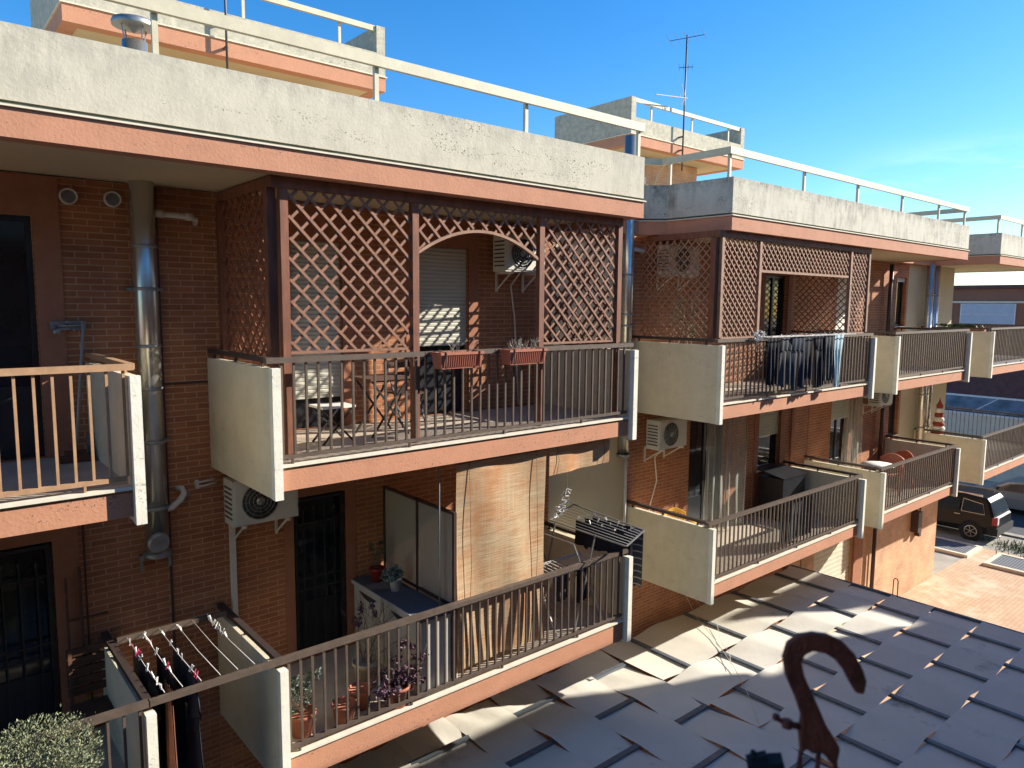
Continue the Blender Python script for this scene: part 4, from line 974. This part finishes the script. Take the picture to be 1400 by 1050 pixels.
# second airer inside, pegs and cloths
R2 = thing('drying_rack','low white drying rack standing inside the long lower balcony beside the blind','drying rack',(7.45,7.3,low))
mb = MB()
for k in range(13): mb.bar((6.85+k*.085,7.18,-3.82),(6.85+k*.085,7.62,-3.80),.010,.010)
for yy in (7.17,7.63): mb.box(6.82,7.92,yy-.012,yy+.012,-3.83,-3.80)
build('grid', mb, M['wire'], R2)
mb = MB()
for xx in (6.9,7.85): mb.bar((xx,7.2,-3.83),(xx+.05,7.65,low),.018,.018).bar((xx,7.6,-3.83),(xx+.05,7.15,low),.018,.018)
build('leg', mb, M['wire'], R2)
garment(7.1,7.42,7.4,7.42,-4.35,-3.84,'greycloth','dark grey cloth hanging from the low white drying rack',None,kind='towel',seed=61)
garment(7.50,7.85,7.36,7.38,-4.45,-3.84,'black','black cloth hanging from the low white drying rack behind the last bars',None,kind='towel',seed=62)
mb = MB()
for i in range(26):
    q=Vector((6.98+.25*(i/26),7.25+pr2.uniform(-.06,.06),-3.0+.35*(i/26)+pr2.uniform(-.06,.06))); e=Vector((pr2.uniform(-1,1),pr2.uniform(-1,1),pr2.uniform(-1,1))).normalized()*.04; mb.bar(q-e,q+e,.012,.010)
mb.tube([(7.2,7.25,-2.62),(7.2,7.25,-1.95)],.004,4)
single('peg_hanger', mb, M['pegs'], 'bunch of pale pegs hanging on a cord right of the bamboo blind', 'peg hanger', (7.1,7.25,-2.7))
# washing on the upper railing of the right block
rk = thing('railing_airer','white wire airer hooked on the railing of the right block upper balcony','drying rack',(13.3,6.8,-.52))
mb = MB()
for yy in (6.93,6.82,6.71): mb.box(11.58,14.75,yy-.006,yy+.006,-.525,-.513)
for xx in (11.6,12.9,13.8,14.7): mb.box(xx-.006,xx+.006,6.70,7.0,-.512,-.50)
build('wires', mb, M['wire'], rk)
G='clothes on the railing airer of the right block'
for i,(x0,x1,z0,m_,lab,kk) in enumerate((
    (11.62,11.98,-1.38,'black','black shirt just right of the round peg bundle on the upper railing airer','shirt'),
    (12.00,12.45,-1.42,'greycloth','dark grey trousers at the left end of the upper railing airer','trousers'),
    (12.35,12.80,-1.50,'navy','navy trousers second from the left on the upper railing airer','trousers'),
    (12.75,13.30,-1.35,'black','black shirt in the middle of the upper railing airer','shirt'),
    (13.25,13.62,-1.52,'black','black trousers right of the middle on the upper railing airer','trousers'),
    (13.55,13.95,-1.40,'greycloth','charcoal shirt beside the pale blue one on the upper railing airer','shirt'),
    (13.95,14.45,-1.56,'lightblue','pale blue towel tapering down at the right end of the upper railing airer','towel'))):
    garment(x0,x1,6.80-.03*(i%3),6.80-.03*(i%3),z0,-.53,m_,lab,G,kind=kk,seed=70+i,amp=.035,taper=.35 if m_=='lightblue' else .9)
wl='white peg on the upper railing airer of the right block'; pg='white pegs on the upper railing airer'
for i in range(14):
    c_=p0.copy(); COL.objects.link(c_); c_.location=(12.05+i*.18,6.80,-.515+H); c_.rotation_euler=(pr2.uniform(-.3,.3),0,pr2.uniform(0,3)); c_['label']=wl; c_['group']=pg
mb = MB(); rd=random.Random(8)
for i in range(60):
    e=Vector((rd.gauss(0,1),rd.gauss(0,1),rd.gauss(0,1))).normalized(); q=Vector((11.5,6.90,-.50))+e*.085; e2=Vector((rd.gauss(0,1),rd.gauss(0,1),rd.gauss(0,1))).normalized()*.03; mb.bar(q-e2,q+e2,.012,.012)
single('peg_basket', mb, M['pegs'], 'round bundle of pale pegs on the railing left of the hanging clothes', 'peg basket', (11.5,6.9,-.5))
G='dark cloths inside the lower railing of the right block'
for i,(x0,x1) in enumerate(((12.9,13.3),(13.3,13.7),(13.7,14.1))):
    garment(x0,x1,7.10,7.10,-4.6,-3.80,'greycloth',('left dark cloth hung inside the lower railing','middle dark cloth hung inside the lower railing','right dark cloth hung inside the lower railing')[i],G,kind='towel',seed=80+i)
t = thing('climbing_plant','thin climbing plant behind the side lattice of the right block upper balcony','climbing plant',(10.8,8.0,mid)); pot(t,(10.8,8.0,mid),.16,.28,'terracot')
mb = MB(); rd = random.Random(17)
for k in range(7):
    p = Vector((10.8,8.0,mid+.25)); pts=[p]
    for j in range(9): p = p+Vector((rd.uniform(-.05,.05),rd.uniform(-.16,.14),rd.uniform(.12,.26))); pts.append(p)
    mb.tube(pts,.005,4)
build('stems',mb,M['paletwig'],t); leaves((10.8,7.98,-.15),(.12,.38,.45),260,.035,M['sage'],t,18)
t = thing('trailing_plant','dark trailing plants along the side rail of the farthest upper balcony','trailing plant',(23.80,7.9,-.58)); leaves((23.80,7.9,-.50),(.05,.85,.05),420,.05,M['green'],t,19); build('trough',MB().box(23.9,24.05,7.2,8.6,-.75,-.58),M['terracot'],t)
single('junction_box', MB().box(15.88,16.05,13.30,13.345,3.35,3.52).tube([(15.95,13.32,3.35),(15.8,13.30,3.1),(15.5,13.30,2.9),(15.2,13.30,2.2)],.012,5).tube([(16.0,13.32,3.38),(16.4,13.30,3.25),(16.5,13.28,3.6),(16.42,12.9,3.9)],.012,5), M['pvc'], 'small white cable box on the brick of the right rooftop penthouse', 'cable box', (15.96,13.3,3.4))
single('pipe_stub', MB().tube([(2.56,8.80,-2.12),(2.80,8.80,-2.10)],.012,6).tube([(2.60,8.80,-2.17),(2.82,8.80,-2.15)],.012,6).box(2.58,2.62,8.79,8.845,-2.19,-2.09), M['pvc'], 'pair of thin white pipes left of the lower air conditioner', 'plastic pipe', (2.7,8.8,-2.15))
single('pipe_stub', MB().tube([(10.15,8.72,1.02),(10.55,8.74,1.0),(10.60,8.84,.97)],.035,8), M['pvc'], 'white pipe stub under the roof right of the gap flue', 'plastic pipe', (10.4,8.75,1.0))
t = thing('dustpan','grey upright dustpan standing by the broom','dustpan',(1.52,8.45,mid))
build('pan', MB().raw([(1.44,8.38,mid+.005),(1.62,8.38,mid+.005),(1.62,8.56,mid+.02),(1.44,8.56,mid+.02),(1.44,8.56,mid+.26),(1.62,8.56,mid+.26),(1.44,8.54,mid+.26),(1.62,8.54,mid+.26)],[(0,1,2,3),(3,2,5,4),(0,3,4,6),(1,7,5,2),(4,5,7,6)]), M['zinc'], t)
build('handle', MB().tube([(1.53,8.55,mid+.25),(1.53,8.62,mid+.80)],.012,6), M['zinc'], t)
# bench and trellis on the lower left balcony
t = thing('slatted_bench','dark wooden slatted bench against the brick of the lower left balcony','bench',(1.2,8.45,low))
for k in range(5): build('slat', MB().box(1.16,1.66,8.66,8.69,-3.78-k*.11,-3.70-k*.11), M['woodslat'], t)
build('seat', MB().box(1.16,1.66,8.20,8.64,low+.42,low+.45), M['woodslat'], t)
for xx in (1.17,1.62): build('leg', MB().box(xx,xx+.035,8.62,8.655,low,-3.68).box(xx,xx+.035,8.21,8.245,low,low+.42), M['woodslat'], t)
single('wooden_rods', MB().box(1.20,1.225,8.78,8.80,-3.9,-2.95).box(1.33,1.36,8.78,8.80,-3.9,-2.85).box(1.20,1.60,8.79,8.81,-3.44,-3.42), M['woodslat'], 'thin dark wooden rods fixed on the brick above the slatted bench', 'wooden rods', (1.3,8.8,-3.9))

# ================================================================== street: cars, far building, grates, weeds
def car(name, label, x0, y0, L_, W_, Hh, paint, rear_first=True, suv=True):
    """body runs along +y from y0; the side x0 faces the yard. profile drawn in (y,z)"""
    z = GR; t = thing(name, label, 'car', (x0+W_/2, y0+L_/2, z))
    if suv:
        prof = [(0.03,.42),(0.0,.62),(.04,.95),(.10,1.02),(.30,1.55),(.42,1.68),(1.2,1.74),(2.3,1.70),(2.75,1.55),(3.35,1.10),(4.25,.98),(4.45,.80),(4.50,.45),(4.35,.30),(.12,.30)]
        belt = 1.02
    else:
        prof = [(0.0,.45),(0.0,.75),(.12,.98),(.55,1.05),(1.15,1.40),(1.9,1.46),(2.6,1.38),(3.35,.98),(4.15,.80),(4.40,.62),(4.42,.40),(4.3,.24),(.15,.24)]
        belt = .98
    sc = L_/4.45
    mb = MB(); secs = []
    for f,ins in ((0,.0),(.03,-.0),(.5,0),(.97,0),(1,0)):
        pass
    def sec(xf, tuck):
        r = []
        for (a,b_) in prof:
            in_ = tuck + (.16*max(0,(b_-belt))/.7 if b_ > belt else 0) + (.03 if b_<.45 else 0)
            r.append((a*sc, b_*Hh/1.74 if suv else b_*Hh/1.46, in_))
        return r
    n = len(prof); vs = []
    rings_ = [(0,0.05,.03),(0,0,0),(1,0,0),(1,.05,.03)]
    for side,tuck,sh in rings_:
        for (a,b_,i_) in sec(side,tuck):
            x = x0+i_ if side == 0 else x0+W_-i_
            cy = L_/2; cz = .8
            k = 1-sh
            vs.append((x if sh == 0 else x+( -0.0), y0+cy+(a-cy)*k, z+cz+(b_-cz)*k))
    # order: outer side face slightly shrunk then full ring
    vs2 = []
    for r in range(4):
        for i in range(n):
            x,y,zz = vs[r*n+i]
            if r == 0: x = min(x, x0+sec(0,0)[i][2])-.0
            if r == 3: x = x0+W_-sec(0,0)[i][2]
            if r == 1: x = x0+sec(0,0)[i][2]+.05
            if r == 2: x = x0+W_-sec(0,0)[i][2]-.05
            vs2.append((x,y,zz))
    fs = []
    for r in range(3):
        for i in range(n): j=(i+1)%n; fs.append((r*n+i,r*n+j,(r+1)*n+j,(r+1)*n+i))
    fs.append(tuple(range(n))); fs.append(tuple(reversed(range(3*n,4*n))))
    mb.raw(vs2, fs); b = build('body', mb, M[paint], t)
    kz = Hh/(1.74 if suv else 1.46)
    def ysz(a,b_): return y0+a*sc, z+b_*kz
    def inx(b_): return .16*max(0,b_-belt)/.7
    wins = [((.42,1.08),(.52,1.46),(1.20,1.56),(1.22,1.08)),((1.30,1.08),(1.30,1.57),(2.05,1.58),(2.10,1.08)),((2.18,1.08),(2.14,1.57),(2.50,1.52),(3.05,1.10))] if suv else [((.75,1.02),(1.15,1.30),(1.85,1.36),(1.88,1.00)),((1.96,1.00),(1.94,1.36),(2.5,1.29),(3.1,.98))]
    for w in wins:
        mb = MB(); pts=[]
        for a,b_ in w:
            yy,zz = ysz(a,b_); pts.append((x0+inx(b_)-.006,yy,zz))
        mb.prism(pts,(.02,0,0)); o = build('side_window', mb, M['carglass'], t)
        mb = MB()
        for i in range(4): mb.bar(pts[i],pts[(i+1)%4],.012,.02)
        if suv: build('window_trim', mb, M['rim'] if w is wins[0] else M['carblack'], o)
    # wheels
    for a in ((.85,3.55) if suv else (.85,3.45)):
        yy = y0+a*sc; r = .36 if suv else .32
        for xx,sg in ((x0+.10,-1),(x0+W_-.10,1)):
            mb = MB().lathe((xx,yy,z+r),[(r*.62,-.11*1),(r*.95,-.11),(r,-.07),(r,.07),(r*.95,.11),(r*.62,.11)],28,'x'); w = build('wheel', mb, M['tyre'], t)
            mb = MB().lathe((xx+sg*.09,yy,z+r),[(0,0),(r*.60,0),(r*.64,sg*.015)],24,'x')
            build('hub', mb, M['tyre'], w)
            mb = MB().lathe((xx+sg*.105,yy,z+r),[(r*.56,0),(r*.64,0),(r*.64,sg*.02),(r*.56,sg*.02)],24,'x')
            for k in range(6): q=k*pi/3+.3; mb.bar((xx+sg*.115,yy,z+r),(xx+sg*.115,yy+r*.58*cos(q),z+r+r*.58*sin(q)),.02,.055,up=(1,0,0))
            build('rim', mb, M['rim'], w)
        mb = MB().lathe((x0-.004,yy,z+r),[(0,0),(r*1.16,0)],28,'x'); build('wheel_arch', mb, M['tyre'], t)
    for a in ((1.25,2.15) if suv else (1.9,)):
        yy,zz = ysz(a,.93 if suv else .88); build('door_handle', MB().box(x0-.03,x0+.0,yy,yy+.2,zz,zz+.03), M['rim'], t)
    if suv:
        yy,zz = ysz(.0,.72); build('tail_lamp', MB().box(x0-.006,x0+.14,yy-.012,yy+.16,zz+.02,zz+.32), M['lampred'], t)
        build('reversing_lamp', MB().box(x0+.02,x0+.16,yy-.03,yy-.012,zz+.05,zz+.30), M['lampwhite'], t)
        mb = MB(); mb.box(x0-.015,x0+W_+.015,y0-.05,y0+.30,z+.34,z+.64); build('bumper', mb, M['tyre'], t)
        for xx in (x0+.22,x0+W_-.25): build('roof_bar', MB().box(xx,xx+.03,y0+.6,y0+2.3,z+Hh-.04,z+Hh+.04), M['rim'], t)
        build('exhaust', MB().tube([(x0+.3,y0-.08,z+.28),(x0+.3,y0+.3,z+.28)],.03,8), M['rim'], t)
        yy,zz = ysz(.12,1.10); y2,z2 = ysz(.29,1.50)
        build('rear_window', MB().raw([(x0+.16,yy-.012,zz),(x0+W_-.16,yy-.012,zz),(x0+W_-.24,y2-.012,z2),(x0+.24,y2-.012,z2)],[(0,1,2,3)]), M['carglass'], t)
    else:
        yy,zz = ysz(2.75,1.30); y2,z2 = ysz(3.32,1.01)
        build('windscreen', MB().raw([(x0+.16,yy+.012,zz),(x0+W_-.16,yy+.012,zz),(x0+W_-.1,y2+.012,z2),(x0+.1,y2+.012,z2)],[(0,1,2,3)]), M['carglass'], t)
        yy,zz = ysz(2.95,1.0); build('wing_mirror', MB().box(x0-.16,x0+.01,yy,yy+.12,zz,zz+.13), M[paint], t)
        yy,zz = ysz(4.15,.62); build('headlight', MB().box(x0-.004,x0+.3,yy-.05,yy+.16,zz,zz+.14), M['lampwhite'], t)
    return t
car('parked_car','black four wheel drive car parked beyond the corner of the right block',31.6,8.60,4.5,1.85,1.76,'carblack')
car('parked_car','silver saloon car standing on the road behind the black one',37.0,7.3,4.3,1.8,1.5,'carsilver',suv=False)
F = thing('apartment_building','long dark brown building with blue grey shutter window across the street','building',(46,14,GR))
mb = MB().box(44,60,6,60,GR,1.05); build('wall', mb, M['farbrown'], F)
build('roof_edge', MB().box(43.8,60.2,5.9,60,1.055,1.24), M['fardark'], F)
build('ledge', MB().box(43.85,43.998,6,60,.30,.40), M['farbeige'], F)
build('dark_cladding', MB().box(43.9,43.998,6,60,-4.6,-1.05), M['fardark'], F)
for yy in (11.9,7.4,19.6,26.5):
    w = build('window', MB().box(43.93,43.999,yy,yy+2.55,-.86,.27), M['farwhite'], F)
    build('roller_shutter', MB().box(43.90,43.928,yy+.06,yy+2.49,-.28,.24), M['farshutter'], w); build('pane', MB().box(43.91,43.928,yy+.06,yy+2.49,-.82,-.31), M['farshutter'], w)
W2 = thing('boundary_wall','pale weathered wall with a glazed lean-to roof before the dark brown building','wall',(43,14,GR))
build('wall_face', MB().box(43.0,43.2,2,60,GR,-5.55), M['farbeige'], W2)
build('coping', MB().box(42.95,43.25,2,60,-5.548,-5.45), M['farwhite'], W2)
g = build('glazed_roof', MB().raw([(43.1,6,-5.40),(43.1,60,-5.40),(43.88,60,-4.70),(43.88,6,-4.70)],[(0,1,2,3)]), M['skylight'], W2)
mb = MB()
for k in range(16): mb.bar((43.08,7+k*3.1,-5.37),(43.86,7+k*3.1-.9,-4.67),.05,.05)
mb.box(43.84,43.89,6,60,-4.70,-4.60); build('glazing_bar', mb, M['farwhite'], g)
for (x0,x1,y0,y1),l in (((29.3,30.6,8.9,11.2),'steel grating in a pale frame nearest the wall corner'),((28.9,30.3,5.2,8.0),'steel grating in a pale frame farther right by the weeds')):
    t = thing('floor_grating',l,'floor grating',((x0+x1)/2,(y0+y1)/2,GR),'gratings in the paving')
    build('frame', MB().box(x0-.14,x1+.14,y0-.14,y0,GR+.002,GR+.10).box(x0-.14,x1+.14,y1,y1+.14,GR+.002,GR+.10).box(x0-.14,x0,y0,y1,GR+.002,GR+.10).box(x1,x1+.14,y0,y1,GR+.002,GR+.10), M['cream'], t)
    build('grate', MB().box(x0,x1,y0,y1,GR+.05,GR+.08), M['grating'], t)
mb = MB(); rd = random.Random(3)
for k in range(900):
    x,y = rd.gauss(31.9,.5), rd.gauss(7.3,.7); h = rd.uniform(.04,.2); a = rd.uniform(0,6); mb.face([(x-.02*cos(a),y-.02*sin(a),GR-.01),(x+.02*cos(a),y+.02*sin(a),GR-.01),(x+rd.uniform(-.06,.06),y+rd.uniform(-.06,.06),GR+h)])
tag(build('weeds', mb, M['green'], None, (31.9,7.3,GR)), 'patch of green weeds growing on the concrete strip by the kerb', 'weeds', kind='stuff')
# tree canopy hint far left of the street behind the cars is hidden; skip

# ================================================================== iron hook in the foreground
dd = .8; yaw = radians(49.71)
rt = Vector((sin(yaw),-cos(yaw),0)); upv = Vector((0,0,1)); fwh = Vector((cos(yaw),sin(yaw),0))
hc = Vector((.757,.357,-.432)); s_ = .000806
rt = (Matrix.Rotation(radians(-12),3,'Z')@rt)
def hp(px,py,o=0): return hc+rt*((px-1140)*s_)+upv*(-(py-950)*s_*1.01)+fwh*o
outer = [(1115,1030),(1111,1000),(1113,975),(1104,950),(1090,920),(1085,895),(1090,873),(1104,860),(1122,855),(1142,856),(1160,863),(1176,879),(1188,900),(1193,915),(1191,934),(1181,934),(1173,921),(1163,903),(1152,890),(1138,882),(1124,881),(1113,888),(1110,900),(1114,917),(1124,938),(1137,965),(1146,985),(1158,1003),(1165,1015),(1163,1032),(1155,1040),(1148,1030),(1140,1024),(1130,1028),(1122,1022)]
hk = thing('iron_hook','rusty dark iron hook with swan neck curve standing right before the camera','iron hook',(hc.x,hc.y,-.80))
N_ = len(outer); me_ = MB()
from mathutils.geometry import tessellate_polygon
tri = tessellate_polygon([[Vector((a,b_,0)) for a,b_ in outer]])
f_ = [hp(a,b_,-.004) for a,b_ in outer]; k_ = [hp(a,b_,.004) for a,b_ in outer]
me_.raw(f_+k_, [tuple(t3) for t3 in tri]+[tuple(N_+i for i in reversed(t3)) for t3 in tri]+[(i,(i+1)%N_,N_+(i+1)%N_,N_+i) for i in range(N_)])
plate = build('hook_plate', me_, M['rust'], hk)
bv = plate.modifiers.new('bevel','BEVEL'); bv.width = .0022; bv.segments = 3; bv.limit_method = 'ANGLE'
for px,p2 in ((1116,1114),(1139,1138),(1160,1162)):
    a = hp(px,1026); q = hp(p2,1060); build('leg', MB().tube([a,q,(q.x,q.y,-.802)],.0028,8), M['rust'], hk)
build('wing_screw', MB().tube([hp(1113,992),hp(1096,990)],.004,8).lathe(hp(1096,990),[(0,-.006),(.006,-.004),(.006,.004),(0,.006)],10).tube([hp(1094,990),hp(1082,984)],.003,6).lathe(hp(1081,983),[(0,-.004),(.004,-.002),(.004,.003),(0,.005)],8), M['rust'], hk)
b0 = hc+rt*((1068-1140)*s_)
mb = MB(); mb.bar(hp(1046,1060),hp(1094,1050),.020,.016).bar(hp(1050,1050),hp(1072,1042),.010,.010).tube([hp(1056,1047),hp(1052,1036)],.003,8).bar(hp(1060,1052),hp(1064,1100),.015,.012)
mb.bar((hp(1064,1100).x,hp(1064,1100).y,hp(1064,1100).z+.002),(hp(1064,1100).x,hp(1064,1100).y,-.802),.012,.012)
single('railing_clamp', mb, M['clamp'], 'small dark teal clamp just left below the iron hook', 'clamp', (b0.x,b0.y,-.80))

# ================================================================== light, sky, camera
sx, sy, sz = 2.1, -1.0, 1.13
sv = Vector((sx,sy,sz)).normalized()
elev = math.asin(sv.z); az = math.atan2(sv.x, sv.y)
ld = bpy.data.lights.new('sun','SUN'); ld.energy = 5.0; ld.angle = radians(.5); ld.color = (1,.93,.82)
lo = bpy.data.objects.new('sun', ld); COL.objects.link(lo); lo.rotation_euler = sv.to_track_quat('Z','Y').to_euler(); lo.location = (0,0,40)
w = bpy.data.worlds.new('World'); scene.world = w; w.use_nodes = True; nt = w.node_tree; bg = nt.nodes['Background']
sky = N(nt,'ShaderNodeTexSky'); sky.sky_type = 'NISHITA'; sky.sun_disc = False; sky.sun_elevation = elev; sky.sun_rotation = az; sky.air_density = 1.0; sky.dust_density = .3; sky.ozone_density = 3.0
tc = N(nt,'ShaderNodeTexCoord'); mp = N(nt,'ShaderNodeMapping'); mp.inputs['Scale'].default_value = (1,1,5); nt.links.new(tc.outputs['Generated'], mp.inputs[0])
n1 = noise(nt, mp.outputs[0], 4.0, 7, .6); cm = ramp(nt, n1, .52, .66)
sep = N(nt,'ShaderNodeSeparateXYZ'); nt.links.new(tc.outputs['Generated'], sep.inputs[0])
zr_ = ramp(nt, sep.outputs[2], .05, .20, (1,1,1,1), (0,0,0,1))
xm = ramp(nt, sep.outputs[0], .88, .97)
m1 = N(nt,'ShaderNodeMath', operation='MULTIPLY'); nt.links.new(cm, m1.inputs[0]); nt.links.new(zr_, m1.inputs[1])
m2 = N(nt,'ShaderNodeMath', operation='MULTIPLY'); nt.links.new(m1.outputs[0], m2.inputs[0]); nt.links.new(xm, m2.inputs[1])
hs = N(nt,'ShaderNodeHueSaturation'); hs.inputs['Saturation'].default_value = 1.36; nt.links.new(sky.outputs[0], hs.inputs['Color'])
tint = mix(nt, 1, hs.outputs[0], (.88,1.0,1.10), 'MULTIPLY'); c = mix(nt, m2.outputs[0], tint, (9,9.6,10.2)); nt.links.new(c, bg.inputs[0]); bg.inputs[1].default_value = .10
vs_ = scene.view_settings; vs_.view_transform = 'Standard'; vs_.look = 'None'; vs_.exposure = 1.05; vs_.gamma = 1

yaw, pit, rol = radians(49.7126), radians(6.2134), radians(.47102)
fw = Vector((cos(pit)*cos(yaw),cos(pit)*sin(yaw),-sin(pit))); r0 = Vector((sin(yaw),-cos(yaw),0)); u0 = r0.cross(fw)
r2 = r0*cos(rol)+u0*sin(rol); u2 = u0*cos(rol)-r0*sin(rol)
cd = bpy.data.cameras.new('camera'); cd.sensor_width = 36; cd.lens = 992.962/1400*36; cd.clip_start = .05; cd.clip_end = 2000
cd.dof.use_dof = True; cd.dof.focus_distance = 12; cd.dof.aperture_fstop = 7.0
co = bpy.data.objects.new('camera', cd); COL.objects.link(co)
mt = Matrix((r2,u2,-fw)).transposed().to_4x4(); mt.translation = Vector((0,0,H)); co.matrix_world = mt
scene.camera = co
scene.cycles.use_adaptive_sampling = True
